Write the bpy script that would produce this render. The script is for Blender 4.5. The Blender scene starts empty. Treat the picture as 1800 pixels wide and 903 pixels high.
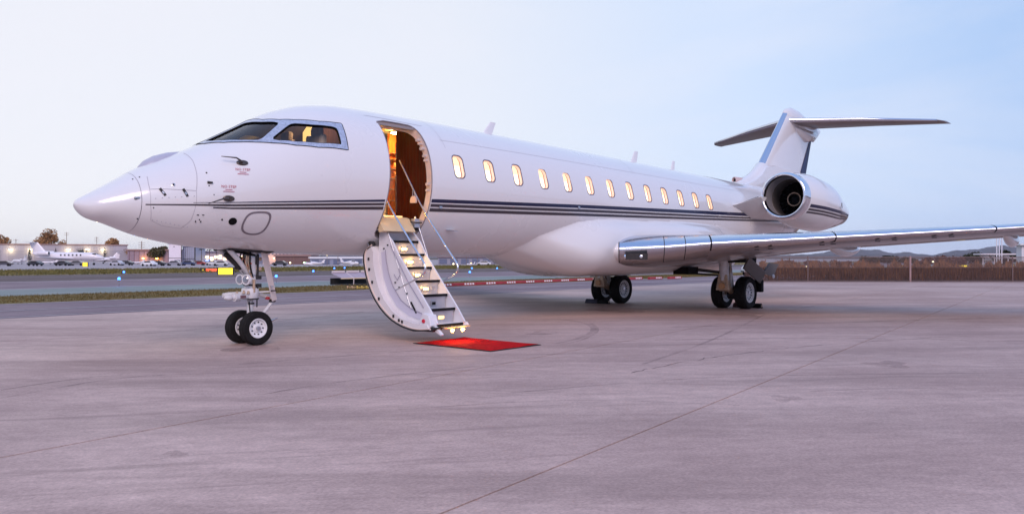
import bpy, bmesh, math, random
import numpy as np
from mathutils import Vector, Matrix
from mathutils.geometry import delaunay_2d_cdt
random.seed(7); rng = np.random.default_rng(7)
R = math.radians
SC = bpy.context.scene
COL = SC.collection
D = bpy.data

# ------------------------------------------------------------------ camera
F_PX, HOR = 1370.0, 453.0
CAM = np.array([-4.14, -11.53, 1.40])
FW = np.array([.756, .6546, 0.]); FW /= np.linalg.norm(FW)
RT = np.array([FW[1], -FW[0], 0.])
cd = D.cameras.new('camera'); cam = D.objects.new('camera', cd); COL.objects.link(cam)
cd.sensor_width = 36; cd.lens = 36 * F_PX / 1800
cd.shift_y = (HOR - 451.5) / 1800
cd.clip_start = .1; cd.clip_end = 30000
cam.location = CAM
cam.rotation_euler = (R(90), 0, math.atan2(FW[1], FW[0]) - R(90))
SC.camera = cam

# ------------------------------------------------------------------ sky, sun, exposure
SUN_EL, SUN_AZ = R(32), math.atan2(-FW[1] + .15 * RT[1], -FW[0] + .15 * RT[0])   # soft evening light from behind the camera
GLOW_AZ = math.atan2(FW[1] - .95 * RT[1], FW[0] - .95 * RT[0])                 # afterglow low on the left
w = D.worlds.new('World'); SC.world = w; w.use_nodes = True
nt = w.node_tree; N = nt.nodes; L = nt.links; N.clear()
out = N.new('ShaderNodeOutputWorld'); bg = N.new('ShaderNodeBackground'); L.new(bg.outputs[0], out.inputs[0])
sky = N.new('ShaderNodeTexSky'); sky.sky_type = 'NISHITA'; sky.sun_disc = False
sky.sun_elevation = SUN_EL; sky.sun_rotation = R(90) - SUN_AZ
sky.air_density = 1.0; sky.dust_density = 1.2; sky.ozone_density = 2.5
tc = N.new('ShaderNodeTexCoord')
def wmath(op, a, b=None, c=None):
    n = N.new('ShaderNodeMath'); n.operation = op
    for i, v in enumerate((a, b, c)):
        if v is None: continue
        if isinstance(v, (int, float)): n.inputs[i].default_value = v
        else: L.new(v, n.inputs[i])
    return n.outputs[0]
def wmix(f, a, b):
    n = N.new('ShaderNodeMix'); n.data_type = 'RGBA'
    for i, v in ((0, f), (6, a), (7, b)):
        if hasattr(v, 'is_linked') or hasattr(v, 'links'): L.new(v, n.inputs[i])
        else: n.inputs[i].default_value = v
    return n.outputs[2]
dot = N.new('ShaderNodeVectorMath'); dot.operation = 'DOT_PRODUCT'
L.new(tc.outputs['Generated'], dot.inputs[0]); dot.inputs[1].default_value = (math.cos(GLOW_AZ), math.sin(GLOW_AZ), 0.0)
sep = N.new('ShaderNodeSeparateXYZ'); L.new(tc.outputs['Generated'], sep.inputs[0])
ramp = N.new('ShaderNodeValToRGB'); L.new(wmath('MULTIPLY_ADD', dot.outputs['Value'], .5, .5), ramp.inputs[0])
e = ramp.color_ramp.elements
e[0].position = 0.0; e[0].color = (.33, .46, .80, 1)
e[1].position = 1.0; e[1].color = (.80, .80, .85, 1)
for p, c in ((.42, (.32, .45, .79, 1)), (.60, (.38, .535, .82, 1)), (.74, (.58, .69, .89, 1)), (.87, (.74, .77, .85, 1))):
    q = e.new(p); q.color = c
# a thin veil of high cloud
mp = N.new('ShaderNodeMapping'); mp.inputs['Scale'].default_value = (1.0, 1.0, 3.4); L.new(tc.outputs['Generated'], mp.inputs[0])
nz = N.new('ShaderNodeTexNoise'); nz.inputs['Scale'].default_value = 2.1; nz.inputs['Detail'].default_value = 7; nz.inputs['Roughness'].default_value = .58; nz.inputs['Distortion'].default_value = .5
L.new(mp.outputs[0], nz.inputs[0])
cl = wmath('MULTIPLY', wmath('SUBTRACT', nz.outputs['Fac'], .46), 3.2)
n_ = cl.node; n_.use_clamp = True
veil = wmix(wmath('MULTIPLY', cl, .38), ramp.outputs[0], (.82, .80, .86, 1))
# pinkish lilac band near the horizon
hz = wmath('POWER', wmath('SUBTRACT', 1.0, wmath('ABSOLUTE', sep.outputs['Z'])), 22.0)
glow = wmath('POWER', wmath('MULTIPLY_ADD', dot.outputs['Value'], .5, .5), 6.0)
veil = wmix(wmath('MULTIPLY', hz, .45), veil, wmix(glow, (.66, .64, .84, 1), (1.0, .93, .86, 1)))
zen = wmath('MULTIPLY', wmath('SUBTRACT', sep.outputs['Z'], .30), 1.7); zen.node.use_clamp = True
veil = wmix(wmath('MULTIPLY', zen, .6), veil, (.24, .40, .82, 1))
skymul = N.new('ShaderNodeVectorMath'); skymul.operation = 'SCALE'; skymul.inputs['Scale'].default_value = .085
L.new(sky.outputs[0], skymul.inputs[0])
final = wmix(.90, skymul.outputs[0], veil)
L.new(final, bg.inputs[0]); bg.inputs[1].default_value = 1.0

sd = D.lights.new('sun', 'SUN'); sd.energy = 1.55; sd.angle = R(30); sd.color = (1.0, .77, .72)
sun = D.objects.new('sun', sd); COL.objects.link(sun)
sv = Vector((math.cos(SUN_AZ) * math.cos(SUN_EL), math.sin(SUN_AZ) * math.cos(SUN_EL), math.sin(SUN_EL)))
sun.rotation_euler = sv.to_track_quat('Z', 'Y').to_euler()
sun.location = (0, 0, 60)

SC.view_settings.view_transform = 'Standard'; SC.view_settings.look = 'None'
SC.view_settings.exposure = 0.27; SC.view_settings.gamma = 1.0
SC.cycles.max_bounces = 8; SC.cycles.transparent_max_bounces = 16

# ------------------------------------------------------------------ helpers
def pix(px, py, z=0.0):
    """point of the plane z seen in the photograph at px,py"""
    d = FW + RT * (px - 900) / F_PX + np.array([0, 0, (HOR - py) / F_PX]); t = (z - CAM[2]) / d[2]; return CAM + d * t
def dep(px, Z, z=0.0):
    """point at depth Z along the view, at height z"""
    p = CAM + FW * Z + RT * Z * (px - 900) / F_PX; return np.array([p[0], p[1], z])
def hgt(py, Z): return CAM[2] + (HOR - py) * Z / F_PX

MATS = {}
def mat(name, col, rough=.5, metal=0., coat=0., emit=None, es=0., var=.0, vs=3., bump=0., bs=40., ior=None, trans=0., alpha=1., spec=None, det=4, stretch=None, col2=None, rvar=0.):
    if name in MATS: return MATS[name]
    m = D.materials.new(name); m.use_nodes = True; n = m.node_tree.nodes; l = m.node_tree.links
    b = n['Principled BSDF']
    b.inputs['Base Color'].default_value = (*col, 1); b.inputs['Roughness'].default_value = rough; b.inputs['Metallic'].default_value = metal
    b.inputs['Coat Weight'].default_value = coat; b.inputs['Coat Roughness'].default_value = .04
    if trans: b.inputs['Transmission Weight'].default_value = trans
    if ior: b.inputs['IOR'].default_value = ior
    if spec is not None: b.inputs['Specular IOR Level'].default_value = spec
    if emit: b.inputs['Emission Color'].default_value = (*emit, 1); b.inputs['Emission Strength'].default_value = es
    t = n.new('ShaderNodeTexCoord'); vec = t.outputs['Object']
    if stretch:
        mpp = n.new('ShaderNodeMapping'); mpp.inputs['Scale'].default_value = stretch; l.new(vec, mpp.inputs[0]); vec = mpp.outputs[0]
    if var or col2 or rvar:
        z = n.new('ShaderNodeTexNoise'); z.inputs['Scale'].default_value = vs; z.inputs['Detail'].default_value = det; z.inputs['Roughness'].default_value = .6
        l.new(vec, z.inputs[0])
        r = n.new('ShaderNodeValToRGB'); r.color_ramp.elements[0].position = .3; r.color_ramp.elements[1].position = .7
        c0 = tuple(max(0, x * (1 - var)) for x in col); c1 = col2 if col2 else tuple(min(1, x * (1 + var)) for x in col)
        r.color_ramp.elements[0].color = (*c0, 1); r.color_ramp.elements[1].color = (*c1, 1)
        l.new(z.outputs['Fac'], r.inputs[0]); l.new(r.outputs[0], b.inputs['Base Color'])
        if rvar:
            mm = n.new('ShaderNodeMath'); mm.operation = 'MULTIPLY_ADD'; l.new(z.outputs['Fac'], mm.inputs[0]); mm.inputs[1].default_value = rvar; mm.inputs[2].default_value = rough - rvar / 2
            l.new(mm.outputs[0], b.inputs['Roughness'])
    if bump:
        z2 = n.new('ShaderNodeTexNoise'); z2.inputs['Scale'].default_value = bs; z2.inputs['Detail'].default_value = 3; l.new(vec, z2.inputs[0])
        bp = n.new('ShaderNodeBump'); bp.inputs['Strength'].default_value = bump; bp.inputs['Distance'].default_value = .02
        l.new(z2.outputs['Fac'], bp.inputs['Height']); l.new(bp.outputs[0], b.inputs['Normal'])
    MATS[name] = m; return m
def glassmat(name, tint, fac=.10, rough=.02):
    m = D.materials.new(name); m.use_nodes = True; n = m.node_tree.nodes; l = m.node_tree.links; n.clear()
    o = n.new('ShaderNodeOutputMaterial'); mx = n.new('ShaderNodeMixShader'); tr = n.new('ShaderNodeBsdfTransparent'); gl = n.new('ShaderNodeBsdfGlossy')
    fr = n.new('ShaderNodeFresnel'); fr.inputs[0].default_value = 1.52
    ad = n.new('ShaderNodeMath'); ad.operation = 'ADD'; ad.inputs[1].default_value = fac; l.new(fr.outputs[0], ad.inputs[0]); ad.use_clamp = True
    tr.inputs[0].default_value = (*tint, 1); gl.inputs[0].default_value = (1, 1, 1, 1); gl.inputs[1].default_value = rough
    l.new(ad.outputs[0], mx.inputs[0]); l.new(tr.outputs[0], mx.inputs[1]); l.new(gl.outputs[0], mx.inputs[2]); l.new(mx.outputs[0], o.inputs[0])
    return m

def tag(o, label=None, cat=None, group=None, kind=None):
    if label: o['label'] = label
    if cat: o['category'] = cat
    if group: o['group'] = group
    if kind: o['kind'] = kind
    return o
def empty(name, loc, label, cat, group=None, rz=0., kind=None):
    o = D.objects.new(name, None); COL.objects.link(o); o.location = Vector([float(x) for x in loc]); o.rotation_euler.z = rz
    o.empty_display_size = .3
    return tag(o, label, cat, group, kind)
def link(name, me, parent=None, loc=(0, 0, 0)):
    o = D.objects.new(name, me); COL.objects.link(o); o.location = Vector([float(x) for x in loc])
    if parent: o.parent = parent
    return o
class MB:
    def __init__(s): s.v = []; s.f = []; s.n = 0
    def add(s, V, Fc):
        V = np.asarray(V, float).reshape(-1, 3)
        s.v.append(V); s.f += [tuple(int(i) + s.n for i in q) for q in Fc]; s.n += len(V); return s
    def box(s, c, d, rot=None):
        h = np.array(d) / 2; V = np.array([[x, y, z] for x in (-1, 1) for y in (-1, 1) for z in (-1, 1)]) * h
        if rot is not None: V = V @ np.array(rot).T
        return s.add(V + np.array(c), [(0, 1, 3, 2), (4, 6, 7, 5), (0, 4, 5, 1), (2, 3, 7, 6), (0, 2, 6, 4), (1, 5, 7, 3)])
    def bar(s, p0, p1, w_, h_, up=(0, 0, 1)):
        p0, p1 = np.array(p0, float), np.array(p1, float); d = p1 - p0; Ln = np.linalg.norm(d); d /= Ln
        sd_ = np.cross(d, up); sd_ /= np.linalg.norm(sd_); u = np.cross(sd_, d)
        return s.box((p0 + p1) / 2, (Ln, w_, h_), np.stack([d, sd_, u], 1))
    def tube(s, pts, r, n=10, cap=True):
        pts = [np.array(p, float) for p in pts]; rr = r if hasattr(r, '__len__') else [r] * len(pts); rings = []
        ref = None
        for i, p in enumerate(pts):
            t = (pts[min(i + 1, len(pts) - 1)] - pts[max(i - 1, 0)]); t /= np.linalg.norm(t)
            if ref is None:
                a = np.array([0, 0, 1.]) if abs(t[2]) < .9 else np.array([1., 0, 0]); ref = np.cross(t, a)
            ref = ref - t * (ref @ t); ref /= np.linalg.norm(ref); b = np.cross(t, ref)
            an = np.arange(n) * 2 * np.pi / n
            rings.append(p + rr[i] * (np.cos(an)[:, None] * ref + np.sin(an)[:, None] * b))
        return s.loft(rings, cap=cap)
    def loft(s, rings, cap=True, closed=True, cap0=None, cap1=None):
        n = len(rings[0]); V = np.concatenate(rings); Fc = []
        m = n if closed else n - 1
        for i in range(len(rings) - 1):
            for j in range(m):
                k = (j + 1) % n; Fc.append((i * n + j, i * n + k, (i + 1) * n + k, (i + 1) * n + j))
        c0 = cap if cap0 is None else cap0; c1 = cap if cap1 is None else cap1
        if c0: Fc.append(tuple(range(n - 1, -1, -1)))
        if c1: Fc.append(tuple((len(rings) - 1) * n + j for j in range(n)))
        return s.add(V, Fc)
    def lathe(s, prof, o, ax, n=32, cap=True, closed=False):
        """prof: (along axis, radius)"""
        ax = np.array(ax, float); ax /= np.linalg.norm(ax); a = np.array([0, 0, 1.]) if abs(ax[2]) < .9 else np.array([1., 0, 0])
        u = np.cross(ax, a); u /= np.linalg.norm(u); v = np.cross(ax, u); an = np.arange(n) * 2 * np.pi / n
        if closed: prof = list(prof) + [prof[0]]
        rings = [np.array(o) + ax * h + r * (np.cos(an)[:, None] * u + np.sin(an)[:, None] * v) for h, r in prof]
        return s.loft(rings, cap=cap and not closed)
    def prism(s, poly, axis, a, b):
        """poly in the two other axes, extruded along axis from a to b"""
        P = []
        for t in (a, b):
            for q in poly:
                q = list(q); q.insert(axis, t); P.append(q)
        n = len(poly)
        return s.add(P, [tuple(range(n - 1, -1, -1)), tuple(range(n, 2 * n))] + [(i, (i + 1) % n, n + (i + 1) % n, n + i) for i in range(n)])
    def quad(s, *p): return s.add(p, [tuple(range(len(p)))])
    def mesh(s, name, m, smooth=None):
        me = D.meshes.new(name); V = np.concatenate(s.v) if s.v else np.zeros((0, 3))
        me.from_pydata(V.tolist(), [], s.f)
        if m: me.materials.append(m)
        if smooth:
            me.polygons.foreach_set('use_smooth', [True] * len(me.polygons)); me.set_sharp_from_angle(angle=R(smooth))
        bm = bmesh.new(); bm.from_mesh(me); bmesh.ops.recalc_face_normals(bm, faces=bm.faces); bm.to_mesh(me); bm.free()
        me.update(); return me
    def build(s, name, m, parent=None, loc=(0, 0, 0), smooth=None, bevel=0.):
        o = link(name, s.mesh(name, m, smooth), parent, loc)
        if bevel:
            bv = o.modifiers.new('bevel', 'BEVEL'); bv.width = bevel; bv.segments = 2; bv.limit_method = 'ANGLE'; bv.angle_limit = R(40)
        return o
def bx(name, m, c, d, parent=None, bevel=0., rot=None): return MB().box(c, d, rot).build(name, m, parent, bevel=bevel)
def copy_tree(o, parent=None):
    c = o.copy(); COL.objects.link(c)
    if parent is not None: c.parent = parent
    for ch in list(o.children): copy_tree(ch, c)
    return c
def point(name, loc, energy, col, r=.06, parent=None):
    ld = D.lights.new(name, 'POINT'); ld.energy = energy; ld.color = col; ld.shadow_soft_size = r
    o = D.objects.new(name, ld); COL.objects.link(o); o.location = loc
    if parent: o.parent = parent
    return o
def pchip(xs, ys, x):
    xs = np.asarray(xs, float); ys = np.asarray(ys, float); h = np.diff(xs); dl = np.diff(ys) / h
    m = np.zeros(len(xs)); m[0] = dl[0]; m[-1] = dl[-1]
    for i in range(1, len(xs) - 1):
        if dl[i - 1] * dl[i] > 0:
            w1 = 2 * h[i] + h[i - 1]; w2 = h[i] + 2 * h[i - 1]; m[i] = (w1 + w2) / (w1 / dl[i - 1] + w2 / dl[i])
    x = np.asarray(x, float); i = np.clip(np.searchsorted(xs, x) - 1, 0, len(xs) - 2); t = (x - xs[i]) / h[i]
    return (1 + 2 * t) * (1 - t) ** 2 * ys[i] + t * (1 - t) ** 2 * h[i] * m[i] + t * t * (3 - 2 * t) * ys[i + 1] + t * t * (t - 1) * h[i] * m[i + 1]

# ------------------------------------------------------------------ materials
M_white = mat('aircraft_white_paint', (.77, .755, .745), .28, coat=1.0, rvar=.05, vs=.7)
M_whiteflat = mat('white_enamel', (.78, .77, .78), .35, var=.03, vs=6)
M_chrome = mat('polished_metal', (.66, .69, .76), .16, metal=1., rvar=.06, vs=5)
M_lip = mat('polished_lip', (.82, .83, .86), .10, metal=1., rvar=.04, vs=5)
M_steel = mat('brushed_steel', (.55, .55, .57), .32, metal=1., var=.12, vs=9)
M_navy = mat('navy_paint', (.008, .010, .045), .4, coat=.25)
M_taupe = mat('taupe_paint', (.050, .040, .048), .4, coat=.25)
M_rubber = mat('tyre_rubber', (.012, .011, .011), .8, var=.25, vs=18, bump=.15, bs=60, spec=.2)
M_dark = mat('dark_grey_paint', (.030, .027, .028), .55, var=.2, vs=8, spec=.3)
M_black = mat('black_rubber', (.006, .006, .007), .7, var=.2, vs=12, spec=.15)
M_seam = mat('panel_seam', (.42, .40, .43), .6)
M_frame = mat('window_frame_metal', (.58, .60, .68), .32, metal=.6, var=.2, vs=22, rvar=.15)
M_jamb = mat('door_jamb_paint', (.62, .52, .48), .45, var=.08, vs=9)
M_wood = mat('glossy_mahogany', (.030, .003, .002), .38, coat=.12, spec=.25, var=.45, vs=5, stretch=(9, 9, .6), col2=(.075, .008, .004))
M_woodlit = mat('lit_shelf_wood', (.55, .13, .03), .25, coat=.6, var=.3, vs=4, stretch=(6, 6, .8))  # orange of the warm cabin light is put into this wood colour
M_cream = mat('cream_lining', (.72, .60, .40), .5, var=.05, vs=4)
M_leather = mat('cream_leather', (.62, .50, .36), .5, var=.1, vs=6, bump=.1)
M_ckpt = mat('cockpit_lining', (.10, .065, .05), .7, var=.25, vs=4)
M_glass = glassmat('cockpit_glass', (.96, .96, .97), .0)
M_pane = glassmat('window_glass', (.97, .95, .93), .03)
M_titan = mat('gear_paint', (.66, .65, .66), .38, var=.10, vs=12)
M_gearb = mat('gear_bronze', (.50, .36, .25), .42, metal=.2, var=.2, vs=14)
M_orange = mat('orange_hose', (.75, .12, .03), .5, var=.15, vs=20)
M_tread = mat('black_tread', (.012, .011, .012), .8, bump=.3, bs=120, spec=.15)
M_riser = mat('riser_metal', (.52, .52, .56), .30, metal=.55, var=.06, vs=10, rvar=.1)
M_red = mat('red_carpet', (.52, .006, .010), .95, var=.22, vs=9, det=8, bump=.5, bs=260, spec=.1)
M_carpetedge = mat('carpet_edge', (.02, .012, .012), .9, bump=.3)
M_warm = mat('step_lamp_glow', (1, .8, .4), .4, emit=(1., .60, .16), es=1.9)
M_warm2 = mat('step_lamp_bright', (1, .8, .4), .4, emit=(1., .66, .22), es=3.4)
M_cabin = mat('cabin_lit_shade', (.8, .7, .5), .6, emit=(1., .88, .66), es=1.25)
M_cabin2 = mat('cabin_lit_shade_top', (.8, .6, .3), .6, emit=(1., .76, .46), es=.95)
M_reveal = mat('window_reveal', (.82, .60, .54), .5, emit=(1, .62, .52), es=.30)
M_text = mat('placard_red', (.45, .03, .06), .6)

# ------------------------------------------------------------------ ground
def sheet(name, poly, z, m, label=None):
    o = MB().add([(x, y, z) for x, y in poly], [tuple(range(len(poly)))]).build(name, m); o['kind'] = 'structure'
    if label: o['label'] = label
    return o
def groundmat(name, c0, c1, c2, streak=(.12, .9), rough=.7, speck=.20, rot=0.):
    m = D.materials.new(name); m.use_nodes = True; n = m.node_tree.nodes; l = m.node_tree.links; b = n['Principled BSDF']
    t = n.new('ShaderNodeTexCoord')
    def noise(scale, det=5, st=None, rgh=.6, r=0.):
        v = t.outputs['Object']
        mr_ = n.new('ShaderNodeMapping'); mr_.inputs['Rotation'].default_value = (0, 0, r); l.new(v, mr_.inputs[0])
        mp_ = n.new('ShaderNodeMapping'); mp_.inputs['Scale'].default_value = st or (1, 1, 1); l.new(mr_.outputs[0], mp_.inputs[0])
        z = n.new('ShaderNodeTexNoise'); z.inputs['Scale'].default_value = scale; z.inputs['Detail'].default_value = det; z.inputs['Roughness'].default_value = rgh
        l.new(mp_.outputs[0], z.inputs[0]); return z.outputs['Fac']
    def mix(f, a, b_, mode='MIX', clamp=True):
        x = n.new('ShaderNodeMix'); x.data_type = 'RGBA'; x.blend_type = mode
        for i, v in ((0, f), (6, a), (7, b_)):
            if isinstance(v, (int, float)): x.inputs[i].default_value = v
            elif isinstance(v, tuple): x.inputs[i].default_value = v
            else: l.new(v, x.inputs[i])
        return x.outputs[2]
    def rmp(v, a, b_, lo=0., hi=1.):
        x = n.new('ShaderNodeMapRange'); l.new(v, x.inputs[0]); x.inputs[1].default_value = a; x.inputs[2].default_value = b_; x.inputs[3].default_value = lo; x.inputs[4].default_value = hi; x.clamp = True
        return x.outputs[0]
    big = rmp(noise(.22, 6), .38, .62); st = rmp(noise(1.0, 6, (streak[0], streak[1], 1), .65, rot), .42, .68)
    st2 = rmp(noise(2.2, 6, (streak[0] * .8, streak[1], 1), .7, rot + .12), .5, .72); mid = rmp(noise(1.7, 7, None, .7), .35, .68)
    fine = rmp(noise(38, 4, None, .7), .3, .7); sp = rmp(noise(9, 8, None, .8), .62, .72)
    col = mix(big, (*c0, 1), (*c1, 1)); col = mix(rmp(mid, 0, 1, 0, .55), col, (*c1, 1)); col = mix(rmp(st, 0, 1, 0, .55), col, (*c2, 1)); col = mix(rmp(st2, 0, 1, 0, .5), col, (*c2, 1))
    scr = rmp(noise(3.2, 4, (.05, 1, 1), .6, rot - .1), .60, .68); scr2 = rmp(noise(2.6, 4, (.05, 1, 1), .6, rot + .25), .62, .70); gr = rmp(noise(7, 9, (.6, 1, 1), .8, rot), .30, .72)
    col = mix(rmp(scr, 0, 1, 0, .38), col, (*[x * .75 for x in c2], 1)); col = mix(rmp(scr2, 0, 1, 0, .30), col, (*[x * .75 for x in c2], 1)); col = mix(rmp(gr, 0, 1, .62, 0), col, (*c2, 1))
    gain = n.new('ShaderNodeMath'); gain.operation = 'MULTIPLY_ADD'; l.new(fine, gain.inputs[0]); gain.inputs[1].default_value = speck * 2; gain.inputs[2].default_value = 1 - speck
    vm = n.new('ShaderNodeVectorMath'); vm.operation = 'SCALE'; l.new(col, vm.inputs[0]); l.new(gain.outputs[0], vm.inputs['Scale'])
    col2 = mix(rmp(sp, 0, 1, 0, .35), vm.outputs[0], (*[x * .6 for x in c2], 1))
    l.new(col2, b.inputs['Base Color']); b.inputs['Roughness'].default_value = rough; l.new(rmp(big, 0, 1, rough - .12, rough + .08), b.inputs['Roughness'])
    b.inputs['Specular IOR Level'].default_value = .35
    bp = n.new('ShaderNodeBump'); bp.inputs['Strength'].default_value = .22; bp.inputs['Distance'].default_value = .01; l.new(fine, bp.inputs['Height']); l.new(bp.outputs[0], b.inputs['Normal'])
    return m
G_conc = groundmat('apron_concrete', (.78, .555, .48), (.54, .38, .335), (.26, .172, .152), rot=R(42))
G_asph = groundmat('taxiway_asphalt', (.31, .22, .24), (.24, .17, .19), (.15, .105, .12), (.05, .8), .75)
G_dark = groundmat('shoulder_asphalt', (.15, .10, .09), (.12, .08, .08), (.085, .058, .058), (.05, .8), .8)
G_green = groundmat('green_painted_shoulder', (.27, .31, .29), (.22, .26, .245), (.15, .18, .17), (.05, .8), .7)
G_pale = groundmat('far_apron_concrete', (.42, .36, .37), (.36, .31, .32), (.30, .26, .27), (.05, .8), .7)
G_grass = groundmat('airfield_grass', (.20, .17, .025), (.15, .12, .025), (.16, .08, .025), (.3, .8), .9, .35)
G_dirt = groundmat('dry_field', (.10, .07, .045), (.13, .085, .05), (.06, .05, .03), (.4, .8), .9, .25)
G_line = mat('worn_white_line', (.50, .46, .47), .7, var=.18, vs=2.)
BIG = 9600
sheet('ground', [(-BIG, -BIG), (BIG, -BIG), (BIG, BIG), (-BIG, BIG)], -.03, G_dirt)
# fence line on the right closes the apron
fa = dep(1310, 45.7); fb = dep(2600, 45.7)
def xf(y): return fa[0] + (fb[0] - fa[0]) * (y - fa[1]) / (fb[1] - fa[1])
ap = empty('apron', (0, 0, 0), None, None, kind='structure')
def band(v0, v1, z, name, m, parent=None):
    k = .092; xs = -150.
    def cut(v):                                                   # where the joint line meets the fence line
        x = 40.
        for _ in range(30): x = xf(v + k * x)
        return x
    P = [(xs, v0 + k * xs), (cut(v0), v0 + k * cut(v0)), (cut(v1), v1 + k * cut(v1)), (xs, v1 + k * xs)]
    mb = MB(); n = 4
    mb.add([(x, y, z) for x, y in P] + [(x, y, z - .02) for x, y in P], [(0, 1, 2, 3)] + [(i, i + 4, (i + 1) % 4 + 4, (i + 1) % 4) for i in range(4)])
    return mb.build(name, m, parent)
band(-8.322, -5.030, 0, 'concrete_slab', G_conc, ap)
band(-60, -8.34, 0, 'concrete_slab', G_conc, ap)
k = .092
P = [(-150, -5.004 + k * -150), (xf(-5.004 + k * 49), -5.004 + k * xf(-5.004 + k * 49)), (xf(9), 9), (-150, 9)]
MB().add([(x, y, 0) for x, y in P] + [(x, y, -.02) for x, y in P], [(0, 1, 2, 3)] + [(i, i + 4, (i + 1) % 4 + 4, (i + 1) % 4) for i in range(4)]).build('concrete_slab', G_conc, ap)
MB().add([(-150, -80, -.014), (60, -80, -.014), (60, 8.9, -.014), (-150, 8.9, -.014)], [(0, 1, 2, 3)]).build('joint_filler', mat('joint_filler', (.006, .005, .006), .8, var=.2), ap)
# tyre marks and hairline cracks on the slabs
def stainmat(name, col, dens):
    m = D.materials.new(name); m.use_nodes = True; n = m.node_tree.nodes; l = m.node_tree.links; b = n['Principled BSDF']; b.inputs['Base Color'].default_value = (*col, 1); b.inputs['Roughness'].default_value = .85
    t = n.new('ShaderNodeTexCoord'); z = n.new('ShaderNodeTexNoise'); z.inputs['Scale'].default_value = 1.4; z.inputs['Detail'].default_value = 8; z.inputs['Roughness'].default_value = .75; l.new(t.outputs['Object'], z.inputs[0])
    r = n.new('ShaderNodeMapRange'); l.new(z.outputs['Fac'], r.inputs[0]); r.inputs[1].default_value = .38; r.inputs[2].default_value = .66; r.inputs[3].default_value = 0; r.inputs[4].default_value = dens
    l.new(r.outputs[0], b.inputs['Alpha']); return m
M_tm = stainmat('tyre_mark', (.13, .095, .10), .34); M_crack = stainmat('hairline_crack', (.05, .04, .042), 1.6); M_oil = stainmat('oil_stain', (.20, .14, .135), .38)
def ribbon(name, pts, wd, m, jit=0.):
    pp = [np.array([p[0], p[1]], float) for p in pts]
    for _ in range(2):
        q = [pp[0]]
        for a, b in zip(pp[:-1], pp[1:]): q += [a * .75 + b * .25, a * .25 + b * .75]
        pp = q + [pp[-1]]
    if jit:
        q = []
        for a, b in zip(pp[:-1], pp[1:]):
            n = max(1, int(np.linalg.norm(b - a) / .12)); q += [a + (b - a) * i / n + rng.normal(0, jit, 2) for i in range(n)]
        pp = q + [pp[-1]]
    pp = np.array(pp); t = np.gradient(pp, axis=0); n_ = np.stack([-t[:, 1], t[:, 0]], 1); n_ /= np.linalg.norm(n_, axis=1, keepdims=True) + 1e-9
    L_ = np.concatenate([pp + n_ * wd / 2, np.full((len(pp), 1), .0035)], 1); R_ = np.concatenate([pp - n_ * wd / 2, np.full((len(pp), 1), .0035)], 1)
    return MB().loft([L_, R_], cap=False, closed=False).build(name, m, ap)
G2 = lambda *a: [pix(x, y)[:2] for x, y in a]
ribbon('tyre_mark', G2((975, 604), (1012, 597), (1038, 586), (1045, 577), (1032, 569), (1000, 562), (950, 560)), .10, M_tm)
ribbon('tyre_mark', G2((985, 606), (1020, 599), (1046, 587), (1052, 577), (1038, 568)), .07, M_tm)
for pts, wd in ((((1130, 640), (1250, 600), (1345, 552)), .06), (((1180, 575), (1500, 566), (1800, 557)), .14), (((1080, 600), (1420, 592), (1800, 600)), .10), (((0, 600), (300, 585), (640, 548)), .10), (((0, 700), (220, 660), (430, 655)), .07), (((900, 690), (1250, 660), (1800, 655)), .05), (((560, 575), (700, 566), (900, 560)), .10), (((1380, 690), (1600, 680), (1800, 690)), .03), (((420, 640), (700, 618), (960, 600)), .06), (((700, 720), (1000, 700), (1300, 712)), .035)):
    ribbon('tyre_mark', G2(*pts), wd, M_tm)
ribbon('hairline_crack', G2((455, 694), (560, 676), (660, 663), (800, 648), (900, 636)), .012, M_crack, .01)
ribbon('hairline_crack', G2((0, 686), (110, 668), (215, 658)), .012, M_crack, .01)
ribbon('hairline_crack', G2((1110, 655), (1240, 628), (1450, 604), (1700, 590)), .014, M_crack, .02)
for x, y, r_ in ((445, 612, .35), (1290, 552, .7), (1095, 545, .7), (300, 800, .10), (1380, 700, .14), (1560, 640, .25), (960, 585, .3)):
    c = pix(x, y)[:2]; a = np.linspace(0, 2 * np.pi, 25)[:-1]; rr = r_ * (1 + .25 * np.sin(a * 3 + x) + .15 * np.sin(a * 5 + y))
    MB().add(np.stack([c[0] + rr * np.cos(a) * 1.3, c[1] + rr * np.sin(a), np.full(24, .003)], 1), [tuple(range(24))]).build('oil_stain', M_oil, ap)
sheet('taxilane', [(-400, 9.0), (42, 9.0), (900, 9.0), (900, 15.7), (-400, 15.7)], -.004, G_asph)
sheet('grass_strip', [(-400, 15.7), (900, 15.7), (900, 21.2), (-400, 21.2)], -.006, G_grass)
sheet('taxiway_shoulder', [(-400, 21.2), (900, 21.2), (900, 27.6), (-400, 27.6)], -.004, G_green)
sheet('taxiway', [(-400, 27.6), (900, 27.6), (900, 40), (-400, 40)], -.002, G_asph)
sheet('far_shoulder', [(-400, 40), (900, 40), (900, 58), (-400, 58)], -.006, G_dark)
sheet('far_grass', [(-400, 58), (900, 58), (900, 88), (-400, 88)], -.008, G_grass)
sheet('far_apron', [(-600, 88), (900, 88), (900, 420), (-600, 420)], -.01, G_pale)
for y, wd in ((9.35, .10), (12.0, .12), (15.3, .14), (27.75, .35), (39.8, .45), (57.8, .35), (50.5, .2)):
    sheet('painted_line', [(-300, y), (700, y), (700, y + wd), (-300, y + wd)], .003, G_line)
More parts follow.
